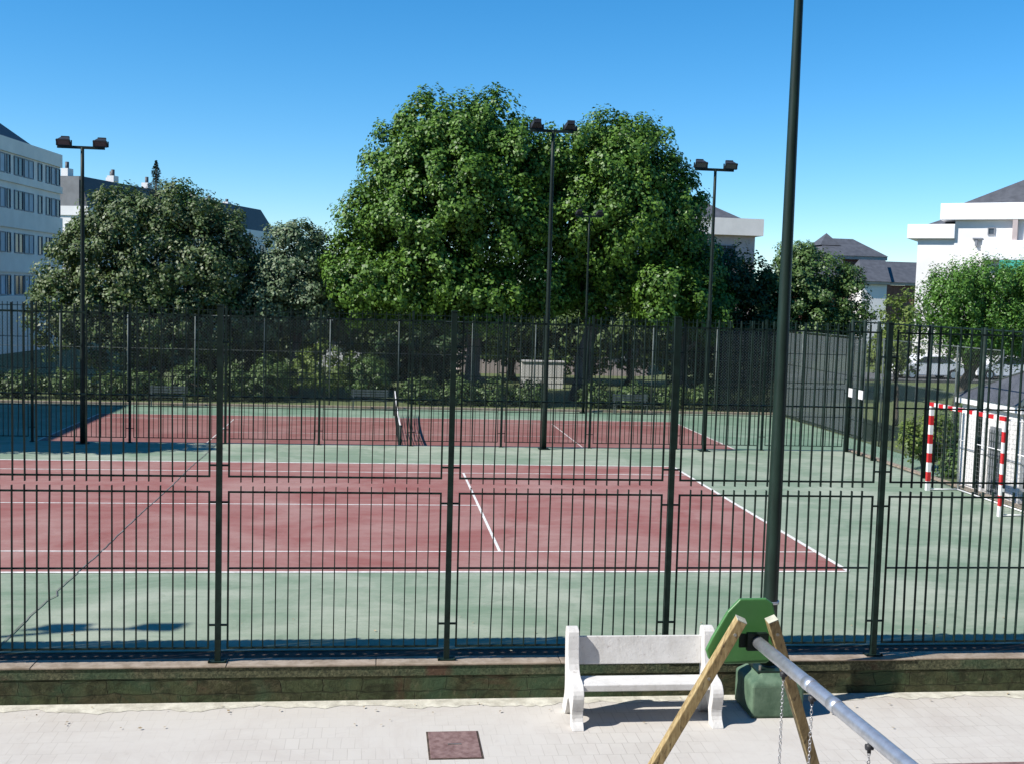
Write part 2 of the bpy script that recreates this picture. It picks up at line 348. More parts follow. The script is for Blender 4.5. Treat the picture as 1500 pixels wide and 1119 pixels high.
# ---------------------------------------------------------------- ground
def sst(a, b, t):
    t = min(1, max(0, (t - a) / (b - a))); return t * t * (3 - 2 * t)
def ground_z(x, y):
    z = -1.02
    if x > 6.0: z = -1.02 + 0.62 * (1 - sst(11, 17, y))
    z += 0.9 * sst(36, 48, y) * sst(9, 20, x) + 0.1 * sst(36, 45, y)
    if y < -4.6: z = -0.42
    return z
g = MB(); xs = [-3000, -600, -200, -100, -60, -45] + list(np.linspace(-36, 45, 55)) + [60, 100, 200, 600, 3000]
ys = [-500, -60, -30, -12, -4.7, -4.5] + list(np.linspace(-3, 60, 43)) + [80, 120, 250, 700, 5000]
nx, ny = len(xs), len(ys)
g.add([(x, y, ground_z(x, y)) for y in ys for x in xs], [(j * nx + i, j * nx + i + 1, (j + 1) * nx + i + 1, (j + 1) * nx + i) for j in range(ny - 1) for i in range(nx - 1)], True)
struct('ground', g, 'grass')
struct('pavement', MB().box(-60, 40, -24, -4.58, -0.5, ZP), 'paving')
# ragged pale mortar strip along the wall foot
random.seed(3); ms = MB(); n = 900; top = []; bot = []
for i in range(n + 1):
    x = -30 + 50 * i / n; w = 0.15 + 0.04 * math.sin(x * 1.7) + 0.035 * math.sin(x * 5.3 + 1) + 0.02 * math.sin(x * 13.1) + random.uniform(-0.03, 0.03)
    top.append((x, -4.585, ZP + 0.012)); bot.append((x, -4.62 - w, ZP + 0.004))
ms.add(top + bot, [(i, i + n + 1, i + n + 2, i + 1) for i in range(n)])
struct('pavement_mortar_strip', ms, 'mortar')
struct('playground_surface', MB().box(-1.95, 12, -14, -6.58, ZP - 0.02, ZP + 0.006), 'iron')
# near court slab and paint
struct('court_slab', MB().box(-31, XS + 0.12, -3.74, YM + 0.2, -1.3, 0.0), 'green_court')
struct('court_gutter', MB().box(-31, XS + 0.12, -4.32, -3.74, -1.3, -0.012), 'soil')
def sheet(x0, x1, y0, y1, z): return [(x0, y0, z), (x1, y0, z), (x1, y1, z), (x0, y1, z)], [(0, 1, 2, 3)]
def court(x1, y0, z, red, linem):
    L = 23.77; x0 = x1 - L
    s = MB(); s.add(*sheet(x0, x1, y0, y0 + 10.97, z + 0.004)); struct('court_surface', s, red)
    w = 0.05; m = MB(); zz = z + 0.008
    for yy, ww in ((0, 0.08), (1.372, w), (9.598, w), (10.97, 0.08)): m.add(*sheet(x0, x1, y0 + yy - ww / 2, y0 + yy + ww / 2, zz))
    for xx in (x0, x1): m.add(*sheet(xx - .04, xx + .04, y0 + .04, y0 + 10.93, zz + 0.002))
    for xx in (x0 + 5.485, x1 - 5.485): m.add(*sheet(xx - w / 2, xx + w / 2, y0 + 1.372, y0 + 9.598, zz + 0.002))
    m.add(*sheet(x0 + 5.485, x1 - 5.485, y0 + 5.485 - w / 2, y0 + 5.485 + w / 2, zz))
    struct('court_markings', m, linem)
court(0.0, 0.0, 0.0, 'red_court', 'line')
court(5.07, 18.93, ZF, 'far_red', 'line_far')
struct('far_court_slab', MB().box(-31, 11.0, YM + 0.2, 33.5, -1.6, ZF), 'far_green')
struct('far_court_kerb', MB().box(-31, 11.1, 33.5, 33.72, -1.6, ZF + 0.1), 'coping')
struct('side_kerb', MB().box(XS + 0.12, XS + 0.3, -4.3, YM + .2, -1.3, 0.05), 'coping')
# expansion joint where the net used to stand
random.seed(5); ck = MB(); pts = []
for i in range(75):
    y = -3.73 + i * 0.243; x = -11.9 + 0.012 * math.sin(y * 1.1) + random.uniform(-0.008, 0.008) + (0.06 if -1.35 < y < -1.1 else 0)
    pts.append((x, y))
for (xa, ya), (xb, yb) in zip(pts, pts[1:]):
    wa = 0.009
    ck.add([(xa - wa, ya, .0125), (xa + wa, ya, .0125), (xb + wa, yb, .0125), (xb - wa, yb, .0125)], [(0, 1, 2, 3)])
struct('court_joint', ck, 'crack')

# ---------------------------------------------------------------- parapet wall
w = root('parapet_wall', (-8, -4.5, ZP), 'low mossy stone wall with a pale coping carrying the nearest green fence', 'wall')
part('wall_face', MB().box(-32, 24, -4.585, -4.30, -0.6, -0.03), 'wall', w)
part('pebbly_course', MB().box(-32, 24, -4.592, -4.30, -0.03, 0.085), 'cap_face', w, 'pebbly top course with green moss')
random.seed(9); cp = MB(); x = -32
while x < 24:
    l = random.uniform(1.1, 2.2); d = random.uniform(-.006, .006)
    cp.box(x + .004, min(24, x + l) - .004, -4.60 + d, -4.325, 0.085, 0.106 + random.uniform(-.003, .003)); x += l
part('coping', cp, 'coping', w, bevel=0.006)

# ---------------------------------------------------------------- bar fences
def B_(m, P, a0, z0, a1, z1, bw, dp=0.036):
    vs = [P(a + u * bw / 2, z, v * dp / 2) for a, z in ((a0, z0), (a1, z1)) for u, v in ((-1, -1), (1, -1), (1, 1), (-1, 1))]
    m.add(vs, [(0, 1, 2, 3), (7, 6, 5, 4), (0, 4, 5, 1), (1, 5, 6, 2), (2, 6, 7, 3), (3, 7, 4, 0)])
def bar_panel(ax, a0, a1, fixed, z0, z1, zm, poke_lo, poke_hi, nb, seed, bw=0.011, top_rail_inset=0.0, top_spike=0.0):
    """a panel of vertical bars in a plane; ax 'x' runs along x at y=fixed, ax 'y' along y at x=fixed"""
    rnd = random.Random(seed); m = MB()
    def P(a, z, o=0.0): return (a, fixed + o, z) if ax == 'x' else (fixed + o, a, z)
    upv = (0, 1, 0) if ax == 'x' else (1, 0, 0)
    fr = 0.02
    m.beam(P(a0, z0), P(a0, z1), fr, fr, upv); m.beam(P(a1, z0), P(a1, z1), fr, fr, upv)
    for z in (z0 + fr / 2, z1 - fr / 2 - top_rail_inset): m.beam(P(a0 + fr / 2, z), P(a1 - fr / 2, z), fr, fr)
    m.beam(P(a0 + fr / 2, zm, .016), P(a1 - fr / 2, zm, .016), 0.03, 0.016)
    for i in range(1, nb):
        a = a0 + (a1 - a0) * i / nb; j = rnd.uniform(-.006, .006); k = rnd.uniform(-.012, .012) if rnd.random() < .3 else 0
        zt = z1 + poke_hi + rnd.uniform(-.004, .004); zb = z0 - poke_lo + rnd.uniform(-.004, .004)
        zc = zb + (zt - zb) * rnd.uniform(.3, .7); k = rnd.uniform(-.02, .02) if rnd.random() < .15 else k
        B_(m, P, a + j, zb, a + j + k, zc, bw); B_(m, P, a + j + k, zc, a + j * .5, zt, bw)
    return m
def fence(name, ax, posts, fixed, zb, scale, label, cat, nb=18, fm='fence', bw=0.011):
    base = (posts[len(posts) // 2], fixed, zb) if ax == 'x' else (fixed, posts[len(posts) // 2], zb)
    rt_ = root(name, base, label, cat)
    H = scale
    z = lambda t: zb + t * H
    zl0, zl1, zu0, zu1 = z(0.145), z(1.945), z(2.10), z(3.93)
    def Q(a, zz, o=0.0): return (a, fixed + o, zz) if ax == 'x' else (fixed + o, a, zz)
    upv = (0, 1, 0) if ax == 'x' else (1, 0, 0)
    proto = None
    for a in posts:
        if proto is None:
            m = MB(); m.beam(Q(a, zb + .012), Q(a, z(4.0)), 0.062, 0.062, upv); m.beam(Q(a, z(4.0)), Q(a, z(4.0) + .015), 0.07, 0.07, upv)
            g_ = .10 if zb > .05 else .06; m.beam(Q(a - g_, zb + .006), Q(a + g_, zb + .006), 0.12 if zb > .05 else .1, 0.012)
            for t in (0.42, 1.82, 2.235, 3.6): m.beam(Q(a - .105, z(t)), Q(a + .105, z(t)), 0.03, 0.018)
            for s in (-1, 1):
                m.tube([Q(a + s * (.09 if zb > .05 else .045), zb + .01, -.05), Q(a + s * (.09 if zb > .05 else .045), zb + .03, -.05)], 0.012, 6)
            proto = part('post', m, fm, rt_); p0 = a; 
        else:
            c = proto.copy(); COL.objects.link(c); c.parent = rt_
            d = a - p0; c.location = (proto.location.x + (d if ax == 'x' else 0), proto.location.y + (d if ax == 'y' else 0), proto.location.z)
    for i, (a, b) in enumerate(zip(posts, posts[1:])):
        part('lower_bar_panel', bar_panel(ax, a + .105, b - .105, fixed, zl0, zl1, z(1.065), 0.0, 0.055 * H, nb, i * 3 + 1, bw), fm, rt_)
        part('upper_bar_panel', bar_panel(ax, a + .105, b - .105, fixed, zu0, zu1, z(3.0), 0.055 * H, 0.05, nb, i * 3 + 2, bw, 0.03), fm, rt_)
    return rt_
NEAR_POSTS = [-6.72 + 2.545 * k for k in range(-4, 9)]
fence('bar_fence', 'x', NEAR_POSTS, YF, 0.11, 0.985, 'tall dark green bar fence in front of the courts, nearest, standing on the mossy wall', 'fence', nb=18)
MID_POSTS = [XS - 2.532 * k for k in range(11, -1, -1)]
fence('bar_fence', 'x', MID_POSTS, YM, 0.0, 0.935, 'dark green bar fence between the two tennis courts', 'fence', nb=18)
# ---------------------------------------------------------------- chain-link fences behind the far court
def mesh_ribbons(m, P, L, H, step, w):
    """diagonal wires as crossed thin strips; P(a, z) -> world"""
    for s in (1, -1):
        a = -H
        while a < L:
            t0, t1 = max(0, -a), min(H, L - a)
            if t1 > t0:
                if s == 1: q = [(a + t0, t0), (a + t1, t1)]
                else: q = [(a + t0, H - t0), (a + t1, H - t1)]
                (a0, z0), (a1, z1) = q
                m.add([P(a0 - w / 2, z0), P(a0 + w / 2, z0), P(a1 + w / 2, z1), P(a1 - w / 2, z1)], [(0, 1, 2, 3)])
            a += step
def chainlink(ax, a0, a1, fixed, zb, H, posts, label, pm='wirepost', pr_=.03, wm='wire', ww=.006, st=.14, hs=(1, .62, .02)):
    base = ((a0 + a1) / 2, fixed, zb) if ax == 'x' else (fixed, (a0 + a1) / 2, zb)
    r_ = root('chain_link_fence', base, label, 'fence')
    Q = (lambda a, z, o=0.: (a, fixed + o, zb + z)) if ax == 'x' else (lambda a, z, o=0.: (fixed + o, a, zb + z))
    m = MB(); mesh_ribbons(m, lambda a, z: Q(a0 + a, z), a1 - a0, H, st, ww); part('wire_mesh', m, wm, r_)
    for h_ in hs: part('rail', MB().tube([Q(a0, H * h_), Q(a1, H * h_)], 0.022 if h_ == 1 else 0.010, 6), pm, r_)
    pr = None
    for a in posts:
        if pr is None: pr = part('post', MB().tube([Q(a, 0), Q(a, H + .05)], pr_, 10), pm, r_); p0 = a
        else:
            c = pr.copy(); COL.objects.link(c); c.parent = r_; c.location = ((a - p0) if ax == 'x' else 0, (a - p0) if ax == 'y' else 0, 0)
chainlink('x', -30, 11.2, 33.85, ZF, 3.95, [-29.9, -27.1, -24.2, -21.3, -18.45, -15.58, -12.6, -9.7, -6.65, -3.33, -.44, 2.19, 5.05, 8.08, 11.2], 'tall grey chain-link fence at the back of the far court, in front of the trees')
chainlink('y', -4.25, 14.2, XS, 0.0, 3.78, [-4.2, -2.9, -.5, 2.0, 4.5, 7.0, 9.5, 12.45, 13.35, 14.17], 'dark green chain-link fence along the right side of the near court, behind the goal', 'fence', .05, 'fence_dull', .0035, .18, (1, .5, .26, .01))
chainlink('y', 15.0, 33.85, 11.2, ZF - .05, 4.0, [15.0, 17.7, 20.4, 23.1, 25.8, 28.5, 31.2], 'grey chain-link fence along the right side of the far court')

def fabric_mat(name, col):
    m = bpy.data.materials.new(name); m.use_nodes = True; nt = m.node_tree; nt.nodes.clear()
    out = nt.nodes.new('ShaderNodeOutputMaterial'); p = nt.nodes.new('ShaderNodeBsdfDiffuse'); p.inputs[0].default_value = col
    t = nt.nodes.new('ShaderNodeBsdfTransparent'); x = nt.nodes.new('ShaderNodeMixShader'); x.inputs[0].default_value = .62
    nt.links.new(t.outputs[0], x.inputs[1]); nt.links.new(p.outputs[0], x.inputs[2]); nt.links.new(x.outputs[0], out.inputs[0]); return m
M['fabric'] = fabric_mat('grey_windscreen_fabric', (0.085, 0.105, 0.11, 1)); M['fabric_painted_shade'] = fabric_mat('windscreen_fabric_painted_shade', (0.018, 0.026, 0.026, 1))  # second copy: same windscreen fabric, its shade put into a darker colour
for o_ in [o for o in bpy.data.objects if o.name.startswith('chain_link_fence') and o.parent is None]:
    if 'right side of the far court' in o_['label']:
        for ya, yb in ((24.7, 28.48), (28.52, 31.18), (31.22, 33.8)):
            part('windscreen', MB().box(11.245, 11.249, ya, yb, ZF + .1, ZF + 3.85), 'fabric', o_, 'grey see-through windscreen fabric')
    if 'back of the far court' in o_['label']:
        for xa, xb in ((8.12, 11.15),):
            part('windscreen', MB().box(xa, xb, 33.9, 33.904, ZF + .1, ZF + 3.85), 'fabric_painted_shade', o_, 'see-through windscreen fabric with shade painted into its colour')

# ---------------------------------------------------------------- floodlight poles
def flood(parent, x, y, z, face, w=0.33, h=0.17):
    """face = -1 looks toward the camera side (-y), +1 away"""
    c = Vector((x, y, z)); tilt = R(35)
    def T(u, v, t): # local: u across x, v up, t forward
        fy = face * (t * math.cos(tilt) + v * math.sin(tilt)); fz = v * math.cos(tilt) - t * math.sin(tilt)
        return c + Vector((u, fy, fz))
    m = MB(); A = [T(-w / 2, -h / 2, .08), T(w / 2, -h / 2, .08), T(w / 2, h / 2, .08), T(-w / 2, h / 2, .08)]
    B = [T(-w / 2 * .62, -h / 2 * .6, -.12), T(w / 2 * .62, -h / 2 * .6, -.12), T(w / 2 * .62, h / 2 * .6, -.12), T(-w / 2 * .62, h / 2 * .6, -.12)]
    m.add(A + B, [(4, 5, 6, 7), (0, 1, 5, 4), (1, 2, 6, 5), (2, 3, 7, 6), (3, 0, 4, 7), (0, 3, 2, 1)])
    for a, b in ((0, 1), (1, 2), (2, 3), (3, 0)): m.beam(A[a], A[b], 0.03)
    m.beam(T(-.1, 0, -.16), T(.1, 0, -.16), .09, .1)
    o = part('floodlight', m, 'lamp_body', parent)
    g = MB(); g.add([T(-w / 2 + .02, -h / 2 + .02, .083), T(w / 2 - .02, -h / 2 + .02, .083), T(w / 2 - .02, h / 2 - .02, .083), T(-w / 2 + .02, h / 2 - .02, .083)], [(0, 1, 2, 3)])
    part('front_glass', g, 'glass', o)
    k = MB()
    for s in (-1, 1): k.beam((x + s * (w / 2 + .02), y, z - h / 2 - .03), (x + s * (w / 2 + .02), y, z + .03), .035, .012)
    k.beam((x - w / 2 - .026, y, z - h / 2 - .03), (x + w / 2 + .026, y, z - h / 2 - .03), .04, .012)
    part('bracket', k, 'fence_dull', o)
def lamp(x, y, zb, zbar, face, label, r0=.075, r1=.045, span=.5, ft='pole', w=.33, h=.17):
    r_ = root('floodlight_pole', (x, y, zb), label, 'floodlight', 'floodlight poles around the courts')
    n = 8; H = zbar - zb
    part('pole', MB().tube([(x, y, zb + H * i / n) for i in range(n + 1)], [r0 + (r1 - r0) * i / n for i in range(n + 1)], 14), ft, r_)
    part('base_plate', MB().box(x - .15, x + .15, y - .15, y + .15, zb, zb + .02), ft, r_)
    part('crossbar', MB().beam((x - span - w * .4, y, zbar), (x + span + w * .2, y, zbar), .07, .07), ft, r_)
    for s in (-1, 1): flood(r_, x + s * span * .93, y, zbar + .035 + .03 + h / 2, face, w, h)
    return r_
lamp(-15.36, 14.0, 0.0, 7.8, -1, 'floodlight pole left of the copper-green tree, its dark twin lamps against the sky', .07, .045, ft='fence_dull')
lamp(-2.90, 14.0, 0.0, 8.78, 1, 'floodlight pole in front of the big plane tree, its grey lamps turned away', .075, .045, ft='fence_dull')
lamp(1.72, 14.0, 0.0, 7.92, -1, 'floodlight pole right of the big plane tree, its dark twin lamps against the sky', .065, .04, span=.46, ft='fence_dull')
lamp(1.76, 33.3, ZF, 7.9, 1, 'farthest floodlight pole, half lost against the dark leaves of the right plane tree', .07, .04, span=.5, ft='fence_dull')
lamp(-20.3, -5.45, ZP, 9.3, 1, 'floodlight pole beside the wall at the far left of the near court', .09, .045, ft='pole', span=.62, w=.5, h=.3)

# tall pole by the bench, on its own green footing
px_, py_ = -3.13, -5.0
r_ = root('floodlight_pole', (px_, py_, ZP), 'tall green lamp pole standing on a green concrete block beside the white bench', 'floodlight', 'floodlight poles around the courts')
part('pole', MB().tube([(px_ + .001 * t, py_, .20 + t) for t in np.linspace(0, 9.1, 12)], [.086 - .0058 * t * .86 for t in np.linspace(0, 9.1, 12)], 28), 'pole', r_)
fb = MB(); x0, x1, y0, y1 = -3.40, -2.80, -5.30, -4.70
fb.add([(x0, y0, ZP), (x1, y0, ZP), (x1, y1, ZP), (x0, y1, ZP), (x0, y0, .06), (x1, y0, .06), (x1, y1, .06), (x0, y1, .06),
        (x0 + .14, y0 + .10, .15), (x1 - .08, y0 + .10, .15), (x1 - .08, y1 - .06, .15), (x0 + .14, y1 - .06, .15)],
       [(3, 2, 1, 0), (0, 1, 5, 4), (1, 2, 6, 5), (2, 3, 7, 6), (3, 0, 4, 7), (4, 5, 9, 8), (5, 6, 10, 9), (6, 7, 11, 10), (7, 4, 8, 11), (8, 9, 10, 11)])
part('footing', fb, 'foot_green', r_, 'green painted concrete block', bevel=0.03, seg=3)
part('base_plate', MB().box(px_ - .17, px_ + .17, py_ - .17, py_ + .17, .15, .172), 'pole', r_)
for sx in (-1, 1):
    for sy in (-1, 1): part('bolt', MB().tube([(px_ + sx * .13, py_ + sy * .13, .172), (px_ + sx * .13, py_ + sy * .13, .225)], .016, 6, smooth=False), 'bolt', r_)
part('strap', MB().tube([(px_, py_, .90), (px_, py_, .93)], .098, 28), 'gal', r_)
part('crossbar', MB().beam((px_ - .62, py_, 9.32), (px_ + .62, py_, 9.32), .07, .07), 'pole', r_)
for s in (-1, 1): flood(r_, px_ + .01 + s * .55, py_, 9.6, 1, .5, .3)

# ---------------------------------------------------------------- white concrete bench
def bench():
    r_ = root('concrete_bench', (-4.7, -5.2, ZP), 'white painted concrete bench with chipped curved ends in front of the mossy wall', 'bench')
    prof = [(y - (.05 if y < -5.05 else 0), z) for y, z in [(-4.93, -.32), (-4.88, -.30), (-4.90, -.24), (-4.99, -.12), (-5.01, .0), (-4.985, .16), (-4.96, .35), (-4.93, .55), (-4.945, .63), (-5.0, .655), (-5.055, .63), (-5.075, .55),
            (-5.09, .38), (-5.13, .24), (-5.22, .165), (-5.36, .155), (-5.44, .11), (-5.475, .03), (-5.46, -.06), (-5.43, -.15), (-5.44, -.23), (-5.50, -.29), (-5.52, -.32),
            (-5.36, -.32), (-5.345, -.22), (-5.31, -.13), (-5.24, -.075), (-5.17, -.08), (-5.12, -.14), (-5.07, -.23), (-5.05, -.32)]]
    # smooth the profile (Chaikin) so the curve reads cast
    def chk(p):
        q = []
        for i in range(len(p)):
            a, b = p[i], p[(i + 1) % len(p)]
            if a[1] <= -.319 and b[1] <= -.319: q += [a, b]; continue
            q += [(a[0] * .75 + b[0] * .25, a[1] * .75 + b[1] * .25), (a[0] * .25 + b[0] * .75, a[1] * .25 + b[1] * .75)]
        return q
    pr = chk(prof)
    for xa, xb in ((-5.52, -5.395), (-3.995, -3.87)):
        m = MB(); n = len(pr)
        import bmesh
        bm = bmesh.new(); vs = [bm.verts.new((xa, y - 0, z)) for y, z in pr]; f = bm.faces.new(vs)
        ex = bmesh.ops.extrude_face_region(bm, geom=[f]); bmesh.ops.translate(bm, verts=[v for v in ex['geom'] if isinstance(v, bmesh.types.BMVert)], vec=(xb - xa, 0, 0))
        bmesh.ops.triangulate(bm, faces=[f for f in bm.faces if len(f.verts) > 4])
        bmesh.ops.recalc_face_normals(bm, faces=bm.faces)
        bm.verts.index_update()
        m.v = [tuple(v.co) for v in bm.verts]; m.f = [tuple(v.index for v in f.verts) for f in bm.faces]; m.sm = [False] * len(m.f); bm.free()
        part('end_support', m, 'bench', r_, bevel=0.014, seg=3)
    # back slab, leaning slightly back
    m = MB(); m.prism([(-5.06, .235), (-5.00, .225), (-4.965, .53), (-5.02, .54)], 'x', -5.395, -3.995); part('backrest', m, 'bench', r_, bevel=0.008)
    m = MB(); m.prism([(-5.44, .06), (-5.08, .045), (-5.08, .115), (-5.44, .135)], 'x', -5.395, -3.995); part('seat', m, 'bench', r_, bevel=0.01)
    r_.location.x += .08
bench()

# ---------------------------------------------------------------- manhole cover
mc = root('manhole_cover', (-6.7, -5.85, ZP), 'rusty brown rectangular manhole cover in the pale paving left of the white bench', 'manhole cover')
part('frame', MB().box(-6.985, -6.44, -6.22, -5.51, ZP - .03, ZP + .004), 'soil', mc)
part('lid', MB().box(-6.965, -6.46, -6.20, -5.53, ZP - .02, ZP + .012), 'iron', mc, bevel=.003)
part('handle', MB().box(-6.78, -6.64, -5.885, -5.865, ZP + .012, ZP + .018), 'bolt', mc)

# ---------------------------------------------------------------- swing
sw = root('playground_swing', (-4.75, -10.8, ZP), 'timber-legged swing set with a grey steel beam and a green plastic end plate', 'swing set')
def leg(T, Fo, w, flip):
    m = MB(); T = Vector(T); Fo = Vector(Fo); d = (T - Fo).normalized()
    m.beam(Fo, T, w, w, (0, 1, 0)); o = part('leg', m, 'wood', sw, bevel=.006)
    e = MB(); e.beam(T, T + d * .006, w * .985, w * .985, (0, 1, 0)); part('end_grain', e, 'wood_end', o)
    b = MB()
    for t in (.12, .52):
        p = T - d * t; b.tube([p + Vector((0, -w / 2 - .012, 0)), p + Vector((0, -w / 2 + .001, 0))], .012, 8, smooth=False)
    part('bolt', b, 'bolt', o)
W = .078
leg((-4.895, -9.2, 1.95), (-5.86, -8.6, ZP), W, 1); leg((-4.665, -9.2, 1.95), (-3.73, -8.6, ZP), W, 1)
leg((-4.80, -12.75, 1.95), (-5.72, -13.35, ZP), W, 1); leg((-4.52, -12.75, 1.95), (-3.60, -13.35, ZP), W, 1)
bA = Vector((-4.755, -9.12, 1.775)); bB = Vector((-4.60, -12.86, 1.775))
part('beam', MB().tube([bA + (bB - bA) * t for t in (0, .25, .5, .75, 1)], .045, 28), 'gal', sw)
# end socket plates
m = MB(); m.beam((-4.88, -9.135, 1.775), (-4.66, -9.135, 1.775), .02, .10); m.beam((-4.83, -9.16, 1.775), (-4.68, -9.16, 1.775), .04, .13); part('beam_socket', m, 'fence_dull', sw)
m = MB(); m.beam((-4.82, -12.83, 1.775), (-4.44, -12.83, 1.775), .02, .11); part('beam_socket', m, 'gal', sw)
pan = [(-4.86, 2.065), (-4.66, 2.068), (-4.605, 2.03), (-4.56, 1.87), (-4.51, 1.70), (-4.53, 1.645), (-4.64, 1.575), (-4.945, 1.570), (-5.08, 1.61), (-5.105, 1.68), (-5.06, 1.775), (-4.95, 1.97)]
pan = [(x, 1.775 + (z - 1.775) * 1.0) for x, z in pan]
pm = MB(); pm.prism(pan, 'y', -9.135, -9.10)
pp = part('end_plate', pm, 'green_plastic', sw, 'green plastic plate with cut corners', bevel=.012, seg=3)
pp.location.y += 0.075
pm = MB(); pm.prism([(x + .15, z) for x, z in pan], 'y', -12.68, -12.645); part('end_plate', pm, 'green_plastic', sw, bevel=.012, seg=3)
# beam sleeves with bolts (seen as a slightly raised collar)
for t in (.26, .36):
    p = bA + (bB - bA) * t; part('sleeve', MB().tube([p - (bB - bA).normalized() * .05, p + (bB - bA).normalized() * .05], .048, 28), 'gal', sw)

def chain_mesh(top, ln, seed, lean=(0, 0)):
    m = MB(); k = 0; z = 0; step = .025; rnd = random.Random(seed)
    while z < ln:
        c = Vector(top) + Vector((lean[0] * z, lean[1] * z, -z))
        u = Vector((1, 0, 0)) if k % 2 == 0 else Vector((0, 1, 0))
        u = (u + Vector((rnd.uniform(-.3, .3), rnd.uniform(-.3, .3), 0))).normalized()
        pts = [c + u * (.0085 * math.cos(t)) + Vector((0, 0, -.0165 * math.sin(t))) for t in [2 * math.pi * i / 8 for i in range(8)]]
        m.tube(pts, .003, 5, closed=True); z += step; k += 1
    return m
def swing(y1, y2, label):
    x1 = -4.755 - (y1 + 9.12) * .0414; x2 = -4.755 - (y2 + 9.12) * .0414; zt = 1.66
    s = root('hanging_swing', (x1, (y1 + y2) / 2, ZP + .4), label, 'swing', 'swings hanging from the steel beam')
    for i, (x, y) in enumerate(((x1, y1), (x2, y2))):
        c = part('chain', chain_mesh((x, y, zt), 1.48, 20 + i, (.0, 0)), 'chain', s)
        h = MB(); h.tube([(x, y, 1.735), (x, y, 1.665)], .012, 8); h.tube([(x - .02, y, 1.70), (x + .02, y, 1.70)], .02, 8); part('hanger', h, 'lamp_body', c)
    part('seat', MB().box(x1 - .09, x1 + .09, min(y1, y2) - .02, max(y1, y2) + .02, .13, .17), 'tyre', s, bevel=.015)
swing(-9.66, -10.13, 'first swing next to the green end plate, hung on two steel chains')
swing(-10.92, -11.4, 'second swing toward the viewer, its chain hung from the low end of the steel beam')

# ---------------------------------------------------------------- handball goal
gr = root('handball_goal', (5.25, 6.2, 0), 'red and white striped handball goal standing on the green right edge of the near court', 'goal')
def striped(name, a, b, n, r, first_red):
    a = Vector(a); b = Vector(b); mr, mw = MB(), MB()
    for i in range(n):
        p = a + (b - a) * (i / n); q = a + (b - a) * ((i + 1) / n)
        (mr if (i % 2 == 0) == first_red else mw).beam(p, q, r, r, (1, 0, 0) if abs((b - a).z) > .5 else (0, 0, 1))
    me = MB(); me.add(mw.v, mw.f); nw = len(mw.f); me.add(mr.v, mr.f)
    o = part(name, me, 'goal_white', gr); o.data.materials.append(M['goal_red'])
    for i, p in enumerate(o.data.polygons): p.material_index = 0 if i < nw else 1
    return o
gy0, gy1 = 4.62, 7.72
striped('goal_post', (5.25, gy0, 0), (5.25, gy0, 1.98), 9, .085, False)
striped('goal_post', (5.25, gy1, 0), (5.25, gy1, 1.98), 9, .085, False)
striped('crossbar', (5.25, gy0 - .043, 2.023), (5.25, gy1 + .043, 2.023), 15, .085, True)
m = MB()
for y in (gy0, gy1):
    m.tube([(5.25, y, 2.0), (5.95, y, 1.95), (6.0, y, .03)], .018, 6); m.tube([(5.25, y, .03), (6.0, y, .03)], .018, 6)
m.tube([(6.0, gy0, .03), (6.0, gy1, .03)], .018, 6); m.tube([(5.97, gy0, 1.2), (5.97, gy1, 1.2)], .012, 6)
part('rear_frame', m, 'goal_white', gr)
m = MB(); st = .1
for y in np.arange(gy0, gy1 + .01, st):
    m.beam((5.96, y, 1.95), (5.98, y, .05), .0032, .0032, (0, 1, 0))
for z in np.arange(.1, 1.95, st):
    m.beam((5.975, gy0, z), (5.975, gy1, z), .0032, .0032)
    for y in (gy0, gy1): m.beam((5.27, y, z), (5.96, y, z), .0032, .0032)
for x in np.arange(5.35, 5.95, st):
    for y in (gy0, gy1): m.beam((x, y, .05), (x, y, 1.97), .0032, .0032, (0, 1, 0))
part('net', m, 'net', gr)

# ---------------------------------------------------------------- far court net
nr = root('tennis_net', (-6.83, 24.4, ZF), 'dark tennis net across the far court, seen end on', 'net')
m = MB()
def sag(y): return ZF + 1.06 - .14 * (1 - ((y - 24.4) / 6.4) ** 2)
ysn = np.arange(18.0, 30.81, .12)
for y in ysn: m.beam((-6.83, y, ZF + .05), (-6.83, y, sag(y)), .012, .012, (0, 1, 0))
for k in range(9):
    for ya, yb in zip(ysn[::8], ysn[8::8]): m.beam((-6.83, ya, ZF + .06 + (sag(ya) - ZF - .06) * k / 9), (-6.83, yb, ZF + .06 + (sag(yb) - ZF - .06) * k / 9), .012, .012)
part('netting', m, 'black_net', nr)
m = MB()
for ya, yb in zip(ysn[::4], ysn[4::4]): m.beam((-6.83, ya, sag(ya)), (-6.83, yb, sag(yb)), .03, .07)
part('top_band', m, 'goal_white', nr)
for y in (17.95, 30.85): part('net_post', MB().tube([(-6.83, y, ZF), (-6.83, y, ZF + 1.1)], .045, 10), 'fence_dull', nr)

# ---------------------------------------------------------------- far benches
def far_bench(x, y, label):
    b = root('park_bench', (x, y, ZF), label, 'bench', 'benches behind the far court')
    m = MB()
    for z in (.55, .66, .77): m.beam((x - .82, y + .2 + z * .05, ZF + z + .06), (x + .82, y + .2 + z * .05, ZF + z + .06), .03, .08)
    part('backrest', m, 'wirepost', b)
    m = MB()
    for k in (-.18, -.03, .12): m.beam((x - .82, y + k, ZF + .45), (x + .82, y + k, ZF + .45), .11, .03)
    part('seat', m, 'wirepost', b)
    for s in (-1, 1):
        m = MB(); xx = x + s * .72
        m.beam((xx, y - .2, ZF), (xx, y - .2, ZF + .43), .05); m.beam((xx, y + .2, ZF), (xx, y + .25, ZF + .9), .05); m.beam((xx, y - .2, ZF + .41), (xx, y + .2, ZF + .41), .05, .04)
        part('leg', m, 'wirepost', b)
for x, l in ((-16.6, 'grey slatted bench behind the far court, leftmost, below the copper-green tree'), (-7.9, 'grey slatted bench behind the far court, below the gap between the trees'), (3.9, 'grey slatted bench behind the far court, in the shade below the right plane tree')):
    far_bench(x, 33.0, l)

